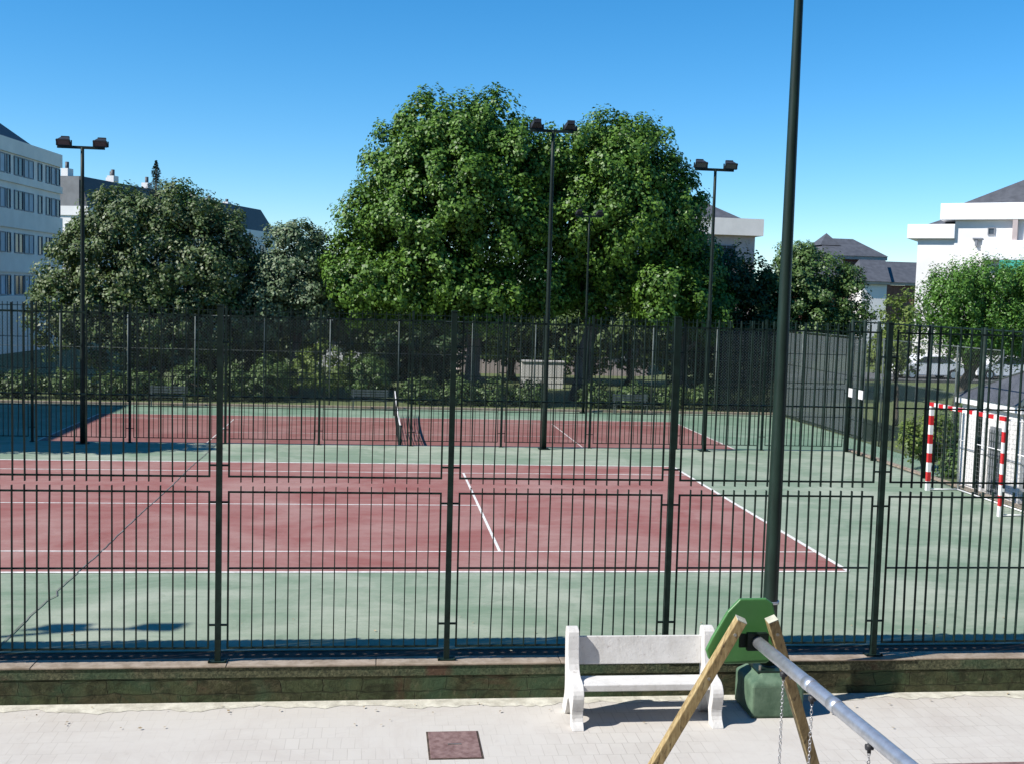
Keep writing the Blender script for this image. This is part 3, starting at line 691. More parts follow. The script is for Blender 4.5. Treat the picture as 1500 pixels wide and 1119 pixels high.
# notice plates on the side fence
for y, l in ((13.3, 'small white plate hung on the right side fence, the nearer one'), (14.0, 'small white plate hung on the right side fence, the farther one')):
    s = root('notice_plate', (XS - .06, y, 1.45), l, 'sign', 'white plates on the side fence')
    part('plate', MB().box(XS - .06, XS - .045, y - .14, y + .14, 1.62, 1.87), 'goal_white', s)
    m = MB()
    for z in (1.68, 1.8): m.box(XS - .045, XS - .02, y - .12, y + .12, z - .01, z + .01)
    part('clamp', m, 'wirepost', s)

# ---------------------------------------------------------------- kiosk hut
k = root('garden_hut', (8.6, 8.5, -.4), 'small white hut with a grey slate roof behind the red and white goal', 'hut')
x0, x1, y0, y1, ze = 7.2, 10.1, 7.2, 9.92, 1.88
part('wall', MB().box(x0, x1, y0, y1, -.45, ze), 'render_white', k)
part('fascia', MB().box(x0 - .13, x1 + .13, y0 - .13, y1 + .13, ze, ze + .17), 'goal_white', k, bevel=.01)
cxm, cym = (x0 + x1) / 2, (y0 + y1) / 2
m = MB(); e = .17; m.add([(x0 - e, y0 - e, ze + .17), (x1 + e, y0 - e, ze + .17), (x1 + e, y1 + e, ze + .17), (x0 - e, y1 + e, ze + .17), (cxm, cym, ze + 1.1)], [(0, 1, 4), (1, 2, 4), (2, 3, 4), (3, 0, 4), (3, 2, 1, 0)])
part('roof', m, 'slate', k)
m = MB()
for (xx, yy) in ((x0 - e, y0 - e), (x1 + e, y0 - e), (x1 + e, y1 + e), (x0 - e, y1 + e)): m.beam((xx, yy, ze + .18), (cxm, cym, ze + 1.115), .09, .03)
part('ridge_trim', m, 'wirepost', k)
d = part('door', MB().box(x0 - .03, x0 + .002, 7.75, 8.5, -.4, 1.45), 'frame_grey', k)
m = MB()
for yy in np.arange(7.8, 8.5, .1): m.beam((x0 - .045, yy, -.38), (x0 - .045, yy, 1.38), .012)
for zz in np.arange(-.3, 1.4, .2): m.beam((x0 - .045, 7.76, zz), (x0 - .045, 8.49, zz), .012)
part('grille', m, 'wirepost', d)
part('side_pillar', MB().box(x0 - .12, x0 - .001, 8.62, 8.8, -.45, ze), 'goal_white', k)
part('plinth', MB().box(x0 - .06, x1 + .06, y0 - .06, y1 + .06, -.46, -.2), 'coping', k)

# ---------------------------------------------------------------- foliage
def leaf_mesh(name, pts, nrm, size, off, aspect=.85):
    """pts, nrm: (n,3); builds one 4-vert kite per leaf"""
    n = len(pts); nrm = nrm / np.linalg.norm(nrm, axis=1, keepdims=True)
    rnd = RNG.normal(size=(n, 3)); t = np.cross(nrm, rnd); t /= np.linalg.norm(t, axis=1, keepdims=True); b = np.cross(nrm, t)
    s = (size * RNG.uniform(.65, 1.3, n))[:, None]
    p = pts - np.array(off)
    V = np.stack([p - t * s * .5, p + b * s * aspect * .42 - t * s * .05 + nrm * s * .1, p + t * s * .55 - nrm * s * .06, p - b * s * aspect * .42 - t * s * .05 + nrm * s * .1], 1).reshape(-1, 3)
    me = bpy.data.meshes.new(name)
    me.vertices.add(4 * n); me.vertices.foreach_set('co', V.astype(np.float32).ravel())
    me.loops.add(4 * n); me.loops.foreach_set('vertex_index', np.arange(4 * n, dtype=np.int32))
    me.polygons.add(n); me.polygons.foreach_set('loop_start', np.arange(0, 4 * n, 4, dtype=np.int32)); me.polygons.foreach_set('loop_total', np.full(n, 4, dtype=np.int32))
    me.update(calc_edges=True); return me
def cloud(lobes, nclump, per, cr, inner=.25, up_bias=.35, droop=0.0, cut=.0, seed=0):
    """clumps of leaves over a set of ellipsoid lobes"""
    L = np.array(lobes, float); area = (L[:, 3] * L[:, 4] + L[:, 3] * L[:, 5] + L[:, 4] * L[:, 5])
    pr = area / area.sum(); idx = RNG.choice(len(L), nclump, p=pr)
    d = RNG.normal(size=(nclump, 3)); d /= np.linalg.norm(d, axis=1, keepdims=True)
    rr = np.where(RNG.random(nclump) < inner, RNG.uniform(.35, .85, nclump), RNG.uniform(.84, 1.06, nclump))
    out_ = RNG.random(nclump) < .08; rr = np.where(out_, RNG.uniform(1.03, 1.13, nclump), rr)
    wob = 1 + .10 * np.sin(d[:, 0] * 5 + idx) * np.cos(d[:, 2] * 6 + idx * 2)
    C = L[idx, :3] + d * L[idx, 3:] * (rr * wob)[:, None]
    # holes: reject clumps by a lumpy field
    if cut > 0:
        f = np.sin(C[:, 0] * 1.7 + seed) * np.sin(C[:, 1] * 1.5 + 1) * np.sin(C[:, 2] * 1.9 + 2) + .5 * np.sin(C[:, 0] * 3.1) * np.sin(C[:, 2] * 3.7 + seed)
        keep = f > -1 + cut * 1.0; keep = f > np.quantile(f, cut); C = C[keep]; d = d[keep]
    nc = len(C); crs = cr * RNG.uniform(.6, 1.35, nc)
    k = per
    g = RNG.normal(size=(nc, k, 3)); g /= np.linalg.norm(g, axis=2, keepdims=True)
    rad = RNG.uniform(.25, 1, (nc, k, 1)) ** .6
    P = C[:, None, :] + g * rad * crs[:, None, None] * np.array([1 - .3 * min(1, droop), 1, (1.2 if cut > .2 else .9) + droop])
    if droop: P[:, :, 2] -= RNG.uniform(0, droop, (nc, k)) * crs[:, None]
    N = g * .65 + d[:, None, :] * .75 + np.array([0, 0, up_bias]) + RNG.normal(size=(nc, k, 3)) * .38
    return P.reshape(-1, 3), N.reshape(-1, 3)
def trunk_mb(base, top, r0, r1, limbs, n=7, wob=.12, seed=0):
    rnd = random.Random(seed); m = MB(); b = Vector(base); t = Vector(top); pts = []; rad = []
    for i in range(n + 1):
        u = i / n; p = b.lerp(t, u) + Vector((rnd.uniform(-wob, wob), rnd.uniform(-wob, wob), 0)) * (0 if i == 0 else 1)
        pts.append(p); rad.append((r0 + (r1 - r0) * u) * (1.35 if i == 0 else 1))
    m.tube(pts, rad, 12)
    for u, end, r in limbs:
        i = min(n, max(1, int(u * n))); s = pts[i]; e = Vector(end); q = []; rr = []
        for j in range(5):
            v = j / 4; p = s.lerp(e, v) + Vector((0, 0, -.4 * math.sin(v * math.pi))) * .6 + Vector((rnd.uniform(-.1, .1), rnd.uniform(-.1, .1), 0)) * (v > 0); q.append(p); rr.append(r * (1 - .78 * v))
        m.tube(q, rr, 8)
    return m
def tree(name, base, th, r0, lobes, nclump, per, cr, lsize, lm, label, cat='tree', seed=0, cut=.12, inner=.25, limbs=None, up_bias=.35, droop=0., group=None, aspect=.85, zcut=None, extra=None, core=.28):
    o = root(name, base, label, cat, group)
    L = np.array(lobes); cxy = L[:, :2].mean(0)
    if limbs is None:
        limbs = []; rnd = random.Random(seed)
        for i in range(min(9, len(lobes))):
            l = lobes[i]; limbs.append((rnd.uniform(.45, .9), (l[0], l[1], l[2]), r0 * .45))
    part('trunk', trunk_mb(base, (cxy[0] * .5 + base[0] * .5, cxy[1] * .5 + base[1] * .5, base[2] + th), r0, r0 * .35, limbs, seed=seed), 'bark', o)
    P, N = cloud(lobes, nclump, per, cr, inner, up_bias, droop, cut, seed)
    if extra: 
        P2, N2 = cloud(extra[0], extra[1], per, cr * .85, .1, up_bias, droop, 0, seed); P = np.vstack([P, P2]); N = np.vstack([N, N2])
    if core:
        L3 = [(l[0], l[1] + .25, l[2], l[3] * .72, l[4] * .72, l[5] * .72) for l in lobes]
        P3, N3 = cloud(L3, int(nclump * core), 34, cr * 1.25, .5, up_bias, droop, 0, seed); P = np.vstack([P, P3]); N = np.vstack([N, N3])
    if zcut is not None: k_ = P[:, 2] > zcut; P, N = P[k_], N[k_]
    me = leaf_mesh('crown', P, N, lsize, base, aspect); c = bpy.data.objects.new('crown', me); COL.objects.link(c); c.parent = o
    me.materials.append(M[lm]); return o

# plane trees
A = [(-4.3, 39, 8.4, 4.2, 3.6, 4.2), (-5.5, 39, 11.9, 1.6, 1.7, 2.0), (-2.4, 39, 12.0, 1.9, 1.9, 2.2), (-3.9, 38.6, 11.8, 1.6, 1.8, 1.7), (-7.0, 39, 9.8, 1.6, 2.2, 2.3), (-8.3, 38.8, 6.9, 1.4, 2.0, 1.9), (-9.1, 39, 5.6, 1.1, 1.5, 1.6),
     (-8.3, 38.2, 4.4, 1.8, 2.2, 1.9), (-6.2, 37.4, 4.6, 2.0, 1.8, 1.8), (-4.6, 36.9, 5.2, 2.2, 1.7, 2.0), (-1.6, 37.2, 7.6, 1.9, 1.7, 2.2), (-6.2, 37.2, 7.6, 1.9, 1.6, 1.9), (-.9, 38.3, 10.8, 1.7, 1.8, 1.9),
     (-3.6, 36.4, 9.2, 1.5, 1.2, 1.5), (-2.6, 37, 4.0, 2.2, 1.8, 1.5), (.2, 38.2, 8.0, 1.5, 1.5, 1.8), (.4, 38, 5.0, 1.6, 1.5, 1.8)]
tree('plane_tree', (-2.65, 39.2, -.95), 9, .42, A, 2150, 64, .5, .185, 'leaf_plane', 'tallest plane tree, left of the pair behind the courts, with a broad sunlit crown', seed=2, cut=.28, inner=.2, up_bias=.2, core=.4)
B = [(4.1, 39.2, 8.4, 3.6, 3.4, 4.0), (.7, 39.4, 9.8, 1.6, 1.6, 1.9), (3.5, 39, 11.5, 1.6, 1.7, 1.9), (5.9, 39, 10.7, 1.4, 1.7, 2.0), (1.5, 38.8, 10.9, 1.6, 1.8, 1.9), (4.4, 38.4, 11.2, 1.7, 1.8, 1.8), (7.3, 39.2, 8.4, 1.5, 2.0, 2.0), (8.0, 39.4, 6.2, 1.3, 2.0, 1.7),
     (5.2, 38.6, 7.8, 1.8, 1.6, 1.9), (2.2, 38.4, 8.0, 1.7, 1.5, 2.1), (6.2, 36.4, 4.8, 1.5, 1.0, 1.2), (3.9, 39.2, 4.6, 2.2, 1.6, 1.5), (2.0, 39.2, 5.2, 1.6, 1.6, 1.6)]
tree('plane_tree', (2.75, 39.6, -.95), 8, .48, B, 1850, 64, .5, .185, 'leaf_plane', 'plane tree right of the tallest one, with a darker shaded right flank', seed=4, cut=.4, inner=.15, up_bias=.15, core=.45)
tree('plane_tree', (8.3, 40.4, -.95), 6, .3, [(8.2, 40.6, 5.2, 2.0, 2.0, 2.6), (7.2, 39.4, 4.0, 1.6, 1.5, 1.5), (9.2, 40, 3.8, 1.5, 1.6, 1.8), (7.9, 36.9, 4.5, .9, .7, .9), (5.9, 36.2, 3.6, .9, .7, .8), (8.6, 37, 3.2, .9, .8, .8)], 560, 60, .45, .18, 'leaf_plane', 'smaller plane tree on the right of the pair, its pale lower branches catching the sun', seed=14, cut=.1, core=.3)
# copper-green broad tree, silver tree, right-hand trees
tree('broad_tree', (-19.0, 40, -.95), 5, .32, [(-18.6, 40, 5.4, 4.0, 3.4, 3.4), (-21.4, 40, 4.4, 2.6, 2.6, 3.0), (-16.0, 40, 5.0, 2.4, 2.6, 3.2), (-19.5, 38.8, 2.6, 3.6, 2.4, 2.2), (-16.2, 38.8, 2.4, 2.4, 2.2, 2.0), (-17.2, 39.4, 7.9, 2.0, 1.6, 1.1), (-20.3, 39.4, 7.4, 1.8, 1.6, 1.4), (-15.2, 39.6, 6.4, 1.4, 1.5, 1.5), (-22.7, 39, 2.8, 1.5, 1.8, 2.0)],
     1350, 58, .46, .16, 'leaf_dark', 'wide bronze-green tree left of the silvery one, in front of the slate-roofed block', seed=5, cut=.08, inner=.2)
tree('silver_tree', (-11.8, 40.4, -.95), 5, .24, [(-12.0, 40.2, 5.0, 2.0, 2.0, 2.4), (-13.2, 39.6, 3.4, 1.5, 1.7, 1.8), (-10.6, 39.8, 3.8, 1.4, 1.6, 1.9), (-11.6, 39.8, 6.6, 1.1, 1.2, 1.0), (-10.1, 40.6, 5.2, 1.3, 1.2, 2.1), (-9.6, 40.6, 3.2, 1.3, 1.2, 1.6)], 700, 58, .4, .15, 'leaf_silver', 'smaller silvery-green tree between the bronze tree and the tallest plane tree', seed=6, cut=.1)
tree('holm_oak', (11.0, 41.5, -.95), 4.5, .3, [(11.1, 41.4, 4.6, 2.5, 2.2, 2.2), (9.4, 41, 3.2, 1.8, 1.8, 2.0), (12.4, 41, 3.2, 1.9, 1.9, 1.9), (10.2, 41.2, 5.8, 1.5, 1.4, 1.3), (12.0, 41.2, 5.2, 1.3, 1.4, 1.2)], 480, 46, .45, .17, 'leaf_deep', 'very dark tree in the shade right of the plane trees, behind the third floodlight pole', seed=7, cut=.05)
tree('round_tree', (15.4, 41.2, -.75), 4.5, .26, [(15.2, 41, 4.9, 2.4, 2.2, 2.6), (13.6, 40.6, 4.4, 1.4, 1.6, 2.0), (17.0, 40.6, 4.0, 1.5, 1.7, 2.1), (15.2, 40, 3.0, 2.4, 1.6, 1.6), (14.6, 41, 6.6, 1.2, 1.2, .9)], 640, 56, .4, .15, 'leaf_small', 'round mid-green tree behind the tall near pole, beside the brick houses', seed=8, cut=.1)
tree('bright_tree', (20.2, 33.6, -.3), 3.4, .36, [(20.6, 33.4, 4.6, 2.5, 2.2, 1.9), (18.7, 33.2, 4.3, 1.4, 1.5, 1.7), (18.9, 33.0, 5.2, 1.0, 1.2, .9), (22.8, 33.2, 4.5, 2.0, 1.8, 1.9), (20.2, 33.2, 5.6, 1.2, 1.4, 1.0), (21.6, 33.0, 3.2, 2.6, 1.5, 1.4), (19.4, 32.9, 3.0, 1.1, 1.0, 1.0), (22.3, 33, 5.6, 1.4, 1.3, .9)], 900, 46, .34, .14, 'leaf_bright', 'bright green drooping tree in front of the white balconied building', seed=9, cut=.06, droop=.9, up_bias=.1, aspect=.55)
tree('young_tree', (14.9, 29.5, -.9), 3.2, .10, [(14.9, 29.5, 3.1, 1.2, 1.1, 1.7), (14.4, 29.4, 2.1, .9, .9, .9)], 130, 36, .3, .12, 'leaf_yellow', 'small yellowish tree between the brick house and the bright green tree', seed=10, cut=.1)
# dark foliage mass standing further back behind the courts
bgt = [(-14.4, 48, 3.4, 'dark tree behind the gap between bronze and silvery trees'), (-6.6, 50, 2.6, 'dark tree seen low behind the tallest plane tree'), (.6, 51, 4.4, 'dark tree seen between the two plane trunks'), (7.4, 49, 4.0, 'dark tree behind the right plane tree'), (33.5, 50, 3.0, 'dark tree at the far right beyond the bright green one')]
for i, (x, y, s, l) in enumerate(bgt):
    tree('background_tree', (x, y, -.9), 3.5, .25, [(x, y, 3.2, s, 2.4, 2.6), (x - s * .6, y, 1.9, s * .7, 1.8, 2.1), (x + s * .6, y, 1.9, s * .7, 1.8, 2.1)], 420, 40, .5, .24, 'leaf_hedge', l, seed=20 + i, cut=.06, group='dark trees beyond the back fence')
# conifer and spire tips behind the bronze tree
def conifer(x, y, zb, zt, rmax, label):
    o = root('conifer', (x, y, zb), label, 'tree'); part('trunk', MB().tube([(x, y, zb), (x, y, zt)], [.25, .03], 8), 'bark', o)
    n = 9000; u = RNG.random(n) ** .75; z = zt - (zt - zb - 2) * u; tier = .35 + .75 * np.abs(np.sin(u * 30)) ** 1.5; a = RNG.random(n) * 2 * np.pi; r = (rmax * u * tier + .05) * RNG.random(n) ** .4
    P = np.stack([x + r * np.cos(a), y + r * np.sin(a), z - r * .12], 1); N = np.stack([np.cos(a) * .4, np.sin(a) * .4, np.ones(n)], 1) + RNG.normal(size=(n, 3)) * .3
    me = leaf_mesh('crown', P, N, .2, (x, y, zb), .4); c = bpy.data.objects.new('crown', me); COL.objects.link(c); c.parent = o; me.materials.append(M['needle'])
conifer(-24.2, 70, -1, 13.5, 4.2, 'pointed dark conifer rising above the bronze-green tree')
tree('slim_tree', (-21.6, 68, -1), 9, .2, [(-21.7, 68, 10.2, 1.3, 1.2, 1.5), (-21.0, 68, 9.2, 1.4, 1.2, 1.4), (-22.2, 68, 8.6, 1.5, 1.3, 1.6)], 130, 34, .45, .24, 'leaf_plane', 'slim green treetop just right of the pointed conifer', seed=31)

# hedge behind the back fence, clipped in lengths; shrubs in the garden
def shrub(name, base, lobes, nclump, per, cr, ls, lm, label, cat='shrub', group=None, **kw):
    o = root(name, base, label, cat, group)
    m = MB(); 
    for i, l in enumerate(lobes[:4]): m.tube([base, ((base[0] + l[0]) / 2 + .1, (base[1] + l[1]) / 2, (base[2] + l[2]) / 2), (l[0], l[1], l[2])], [.05, .035, .015], 6)
    part('stem', m, 'bark', o)
    P, N = cloud(lobes, nclump, per, cr, .2, kw.get('up', .4), 0, 0, 1)
    me = leaf_mesh('foliage', P, N, ls, base); c = bpy.data.objects.new('foliage', me); COL.objects.link(c); c.parent = o; me.materials.append(M[lm])
for i, (x0, x1, h, l) in enumerate(((-30, -17.5, 1.1, 'dark clipped hedge behind the leftmost far bench'), (-17.2, -11.8, 1.5, 'dark clipped hedge under the silvery tree'), (-6.4, 0.6, 1.1, 'low dark hedge under the tallest plane tree'), (2.0, 11.6, 1.0, 'low dark hedge under the right plane tree'))):
    xc = (x0 + x1) / 2; n = max(2, int((x1 - x0) / 1.6))
    lb = [(x0 + (x1 - x0) * (j + .5) / n, 36.6, -.95 + h * .5, .95, .75, h * .55) for j in range(n)]
    shrub('hedge', (xc, 36.6, -.95), lb, 60 * n, 34, .26, .13, 'leaf_hedge', l, 'hedge', 'hedges behind the back fence')
for i, (x0, x1, h, l) in enumerate(((-20.5, -13.2, 3.6, 'tall dark thicket behind the bronze tree'), (-7.6, -3.2, 3.0, 'tall dark thicket left of the tallest plane trunk'), (8.6, 15.4, 3.6, 'tall dark thicket behind the right plane tree'))):
    n = max(2, int((x1 - x0) / 1.3)); lb = [(x0 + (x1 - x0) * (j + .5) / n, 43.5 + random.uniform(-.3, .3), -.95 + h * .46 + random.uniform(-.2, .2), 1.0, .9, h * .55) for j in range(n)]
    shrub('thicket', ((x0 + x1) / 2, 43.5, -.95), lb, 75 * n, 36, .36, .17, 'leaf_deep', l, 'hedge', 'thickets under the trees')
for (x, y, z, s, lm, l) in ((-12.6, 37.6, .25, .85, 'leaf_small', 'pale green bush below the silvery tree'), (-10.2, 38.0, .6, 1.3, 'leaf_yellow', 'large yellow-green bush in the sun behind the back fence'), (-8.1, 37.9, .3, 1.0, 'leaf_small', 'green bush right of the large yellow-green one'),
                        (11.9, 35.5, -.2, .7, 'leaf_silver', 'grey-green bush outside the corner of the chain-link fence'), (10.0, 17.2, .1, .8, 'leaf_yellow', 'yellow-green bush beyond the side fence, left of the goal'), (9.3, 13.4, -.15, .55, 'leaf_small', 'low green bush beyond the side fence near the hut'), (13.6, 22.0, -.1, 1.0, 'leaf_small', 'green bush on the lawn right of the chain-link fence'), (12.5, 9.2, .2, .8, 'leaf_small', 'green bush to the right of the white hut')):
    zb = ground_z(x, y)
    shrub('bush', (x, y, zb), [(x, y, z, s, s * .8, s * .85), (x - s * .6, y, z - .2 * s, s * .6, s * .6, s * .7), (x + s * .6, y, z - .25 * s, s * .6, s * .6, s * .6)], int(90 * s + 40), 36, .24, .11, lm, l, 'bush')

# ---------------------------------------------------------------- buildings
def bwindow(parent, P, n, s0, s1, z0, z1, glass='glass', frame='frame_grey', mull=1):
    """P(s,z,o) -> world; o outward"""
    m = MB(); t = .07
    def bx(a0, a1, b0, b1, o0, o1):
        vs = [P(a, b, o) for o in (o0, o1) for a, b in ((a0, b0), (a1, b0), (a1, b1), (a0, b1))]
        m.add(vs, [(0, 1, 2, 3), (7, 6, 5, 4), (0, 4, 5, 1), (1, 5, 6, 2), (2, 6, 7, 3), (3, 7, 4, 0)])
    bx(s0, s1, z0, z0 + t, .0, .09); bx(s0, s1, z1 - t, z1, .0, .09); bx(s0, s0 + t, z0 + t, z1 - t, .0, .09); bx(s1 - t, s1, z0 + t, z1 - t, .0, .09)
    for i in range(mull):
        a = s0 + (s1 - s0) * (i + 1) / (mull + 1); bx(a - t / 2, a + t / 2, z0 + t, z1 - t, .01, .08)
    w_ = part('window', m, frame, parent)
    g = MB(); g.add([P(s0 + t, z0 + t, .03), P(s1 - t, z0 + t, .03), P(s1 - t, z1 - t, .03), P(s0 + t, z1 - t, .03)], [(0, 1, 2, 3)])
    part('pane', g, glass, w_)
def facade(P0, P1, side=1):
    a = Vector((P0[0], P0[1], 0)); d = (Vector((P1[0], P1[1], 0)) - a).normalized(); nrm = Vector((d.y, -d.x, 0)) * side
    return (lambda s, z, o=0.: a + d * s + nrm * o + Vector((0, 0, z))), d, nrm
def slab(P, s0, s1, z0, z1, o0, o1, m=None):
    m = m or MB(); vs = [P(s, z, o) for o in (o0, o1) for s, z in ((s0, z0), (s1, z0), (s1, z1), (s0, z1))]
    return m.add(vs, [(0, 1, 2, 3), (7, 6, 5, 4), (0, 4, 5, 1), (1, 5, 6, 2), (2, 6, 7, 3), (3, 7, 4, 0)])

# left apartment block (shaded street side)
b1 = root('apartment_block', (-40, 70, -1), 'pale four-storey apartment block at the left edge with ribbon windows and a dark hip roof', 'building')
P, d, nrm = facade((-34.03, 81), (-35.25, 68), -1)
if nrm.x < 0: P, d, nrm = facade((-34.03, 81), (-35.25, 68), 1)
part('wall', slab(P, 0, 46, -1.2, 14.75, -13, 0), 'render_pale', b1)
for z0, z1 in ((13.75, 14.8), (11.6, 12.15), (8.25, 9.6), (4.95, 6.3), (-.9, 3.0)):
    part('spandrel_band', slab(P, -.12, 46.1, z0, z1, 0.003, .16), 'render_pale', b1)
for zr in ((12.2, 13.62), (9.65, 11.1), (6.4, 7.9), (3.25, 4.75)):
    for j, (sa, sb, gl) in enumerate(((.15, .9, 'glass'), (1.1, 2.0, 'shutter'), (2.3, 3.1, 'glass'), (3.9, 4.7, 'glass'), (5.6, 7.4, 'shutter'), (7.6, 9.2, 'glass'), (9.9, 10.5, 'glass'), (10.8, 12.6, 'shutter'), (13.5, 15.5, 'glass'), (16.5, 19, 'shutter'), (20, 22, 'glass'), (24, 27, 'glass'), (30, 33, 'glass'), (36, 39, 'glass'))):
        bwindow(b1, P, nrm, sa, sb, *zr, glass=gl, mull=1 if sb - sa > 1.5 else 0)
vs = [P(5.2, 14.8, -.1), P(46, 14.8, -.1), P(46, 14.8, -12.6), P(5.2, 14.8, -12.6), P(13.6, 18.8, -4.2), P(40, 18.8, -4.2)]
part('roof', MB().add(vs, [(0, 1, 5, 4), (2, 3, 4, 5), (3, 0, 4), (1, 2, 5), (3, 2, 1, 0)]), 'slate_dark', b1)
part('entrance_sign_pillar', slab(P, 4.9, 5.7, -1, 1.9, .17, .6), 'render_white', b1, 'tall white panel by the ground floor')
part('entrance_wing', slab(P, 6.4, 20, -1.2, 3.2, .17, 1.2), 'render_pale', b1)
# long slate-roofed block behind it
b2 = root('slate_roofed_block', (-31, 125, -1), 'long block with a dark slate mansard roof and white chimneys behind the bronze-green tree', 'building')
P, d, nrm = facade((-37.8, 105), (-24.78, 143.35), 1)
part('wall', slab(P, 0, 47, -1.2, 12.2, -13, 0), 'render_white', b2)
part('fascia', slab(P, -.15, 47.15, 11.3, 12.25, -13.1, .15), 'render_white', b2)
vs = [P(0, 12.25, 0.05), P(47, 12.25, .05), P(47, 12.25, -13), P(0, 12.25, -13), P(.2, 15.36, -.9), P(44, 15.36, -.9), P(44, 15.36, -12), P(.2, 15.36, -12)]
part('roof', MB().add(vs, [(0, 1, 5, 4), (1, 2, 6, 5), (2, 3, 7, 6), (3, 2, 1, 0), (4, 5, 6, 7), (0, 4, 7, 3)]), 'slate_dark', b2)
part('gable_cladding', slab(lambda s, z, o=0.: P(-o, z, -s), .9, 12, 12.25, 15.3, .02, .1), 'slate_light', b2, 'pale grey clad gable end')
Pg = lambda s, z, o=0.: P(-o, z, -s)
for zz in (8.3, 5, 1.8):
    for s in (.4, 3.4, 6.4, 9.4): bwindow(b2, Pg, nrm, s, s + 2.2, zz, zz + 2.2, glass='shutter' if s > 3 else 'glass', frame='goal_white', mull=1)
for s in range(2, 46, 4): bwindow(b2, P, nrm, s, s + 2, 8.3, 10.3)
for s, o in ((0.5, -2.6), (7.5, -1.6), (9.5, -3), (15.0, -1.8), (22, -2), (26, -2), (31, -2), (36, -2)):
    ch = part('chimney', slab(P, s, s + 1.0, 15.3, 16.2 if s < 20 else 15.8, o - .8, o), 'render_white', b2)
    part('chimney_pot', MB().tube([P(s + .5, 15.7, o - .4), P(s + .5, 16.9 if s < 20 else 16.2, o - .4)], .2, 8), 'slate_dark', ch)
# block behind the plane trees
b3 = root('parapet_block', (25, 100, -1), 'pale block with a grey hip roof showing right of the plane trees', 'building')
part('wall', MB().box(14, 30.5, 95.2, 108, -1.2, 11.0), 'plaster_pink', b3)
part('parapet', MB().box(13.6, 31.1, 94.4, 108.6, 11.0, 12.7), 'render_pale', b3)
m = MB(); m.add([(15, 95, 12.7), (29, 95, 12.7), (29, 108, 12.7), (15, 108, 12.7), (21, 101.5, 15.9), (24, 101.5, 15.9)], [(0, 1, 5, 4), (1, 2, 5), (2, 3, 4, 5), (3, 0, 4), (3, 2, 1, 0)]); part('roof', m, 'slate', b3)
Pb = lambda s, z, o=0.: Vector((14 + s, 95.2 - o, z))
for s in (2, 5.5, 9, 12.5): bwindow(b3, Pb, None, s, s + 2, 8, 10)
# brick houses
def hroot(x, y, label): return root('brick_house', (x, y, -.5), label, 'house', 'brick houses with slate roofs')
h = hroot(40.5, 95, 'brick house with the highest hipped slate roof, behind the lower two')
part('wall', MB().box(37.0, 42.4, 92.6, 99, -1.2, 8.85), 'brick', h); part('fascia', MB().box(36.4, 43.3, 92.0, 99.6, 8.85, 9.2), 'render_tan', h)
m = MB(); m.add([(36.3, 91.9, 9.2), (43.4, 91.9, 9.2), (43.4, 99.7, 9.2), (36.3, 99.7, 9.2), (38.0, 95.8, 11.1), (41.2, 95.8, 11.1)], [(0, 1, 5, 4), (1, 2, 5), (2, 3, 4, 5), (3, 0, 4), (3, 2, 1, 0)]); part('roof', m, 'slate', h)
part('roof_peak', MB().add([(37.0, 94, 10.3), (39.2, 94, 10.3), (39.2, 97, 10.3), (37, 97, 10.3), (38.2, 95.5, 11.6)], [(0, 1, 4), (1, 2, 4), (2, 3, 4), (3, 0, 4), (3, 2, 1, 0)]), 'slate', h)
Pq = lambda s, z, o=0.: Vector((37 + s, 92.6 - o, z))
bwindow(h, Pq, None, 2.6, 3.8, 6.6, 7.9, mull=0)
def low_house(x0, x1, y, ze, zr, sh, label, wm):
    h = hroot((x0 + x1) / 2, y, label)
    part('wall', MB().box(x0 + .2, x1 - .1, y + .35, y + 5, -1.2, ze - .28), wm, h)
    part('fascia', MB().box(x0 - .05, x1 + .05, y - .02, y + .25, ze - .27, ze - .02), 'render_tan', h)
    m = MB(); m.add([(x0 - .1, y - .1, ze), (x1 + .1, y - .1, ze), (x1 + sh, y + 4.4, zr), (x0 + sh, y + 4.4, zr), (x0 - .1, y + 5.2, ze - .1), (x1 + .3, y + 5.2, ze - .1)], [(0, 1, 2, 3), (3, 2, 5, 4), (0, 3, 4), (1, 5, 2), (0, 4, 5, 1)])
    part('roof', m, 'slate', h)
    part('gable', MB().box(x1 - .1, x1 + .35, y + .6, y + 4.6, ze - 2.5, ze - .15), 'brick', h)
    return h
low_house(37.7, 40.4, 85, 6.55, 8.75, 1.5, 'lower slate-roofed house with a pale front wall, right below the highest roof', 'render_white')
low_house(40.85, 45.0, 86.5, 6.55, 8.7, 1.5, 'rightmost brick house, touching the white balconied building', 'brick')
low_house(33.5, 37.2, 88, 7.0, 9.0, 1.5, 'slate-roofed house half hidden behind the round green tree', 'brick')
# white balconied building at right
b5 = root('white_apartment_building', (36, 62, -.5), 'bright white apartment building with stepped balconies and a slate roof at the right edge', 'building')
X5 = lambda a: 27.35 + a
def b5box(name, s0, s1, t0, t1, z0, z1, m, bevel=0, label=None): return part(name, MB().box(X5(s0), X5(s1), 55 + t0, 55 + t1, z0, z1), m, b5, label, bevel=bevel)
b5box('wall', .65, 3.4, .2, 10, -1, 8.78, 'render_white'); b5box('upper_wall', 2.95, 22, .1, 11, -1, 9.97, 'render_white')
b5box('balcony', 0, 2.98, -.15, 10, 8.78, 9.72, 'goal_white', .03); b5box('balcony', 2.05, 22.5, -.35, 11.5, 9.98, 11.05, 'goal_white', .03); b5box('balcony', 4.75, 22.5, -.6, .099, 7.4, 8.65, 'goal_white', .03)
b5box('side_wall', 6.45, 6.75, -.33, .099, 8.66, 9.97, 'plaster_pink')
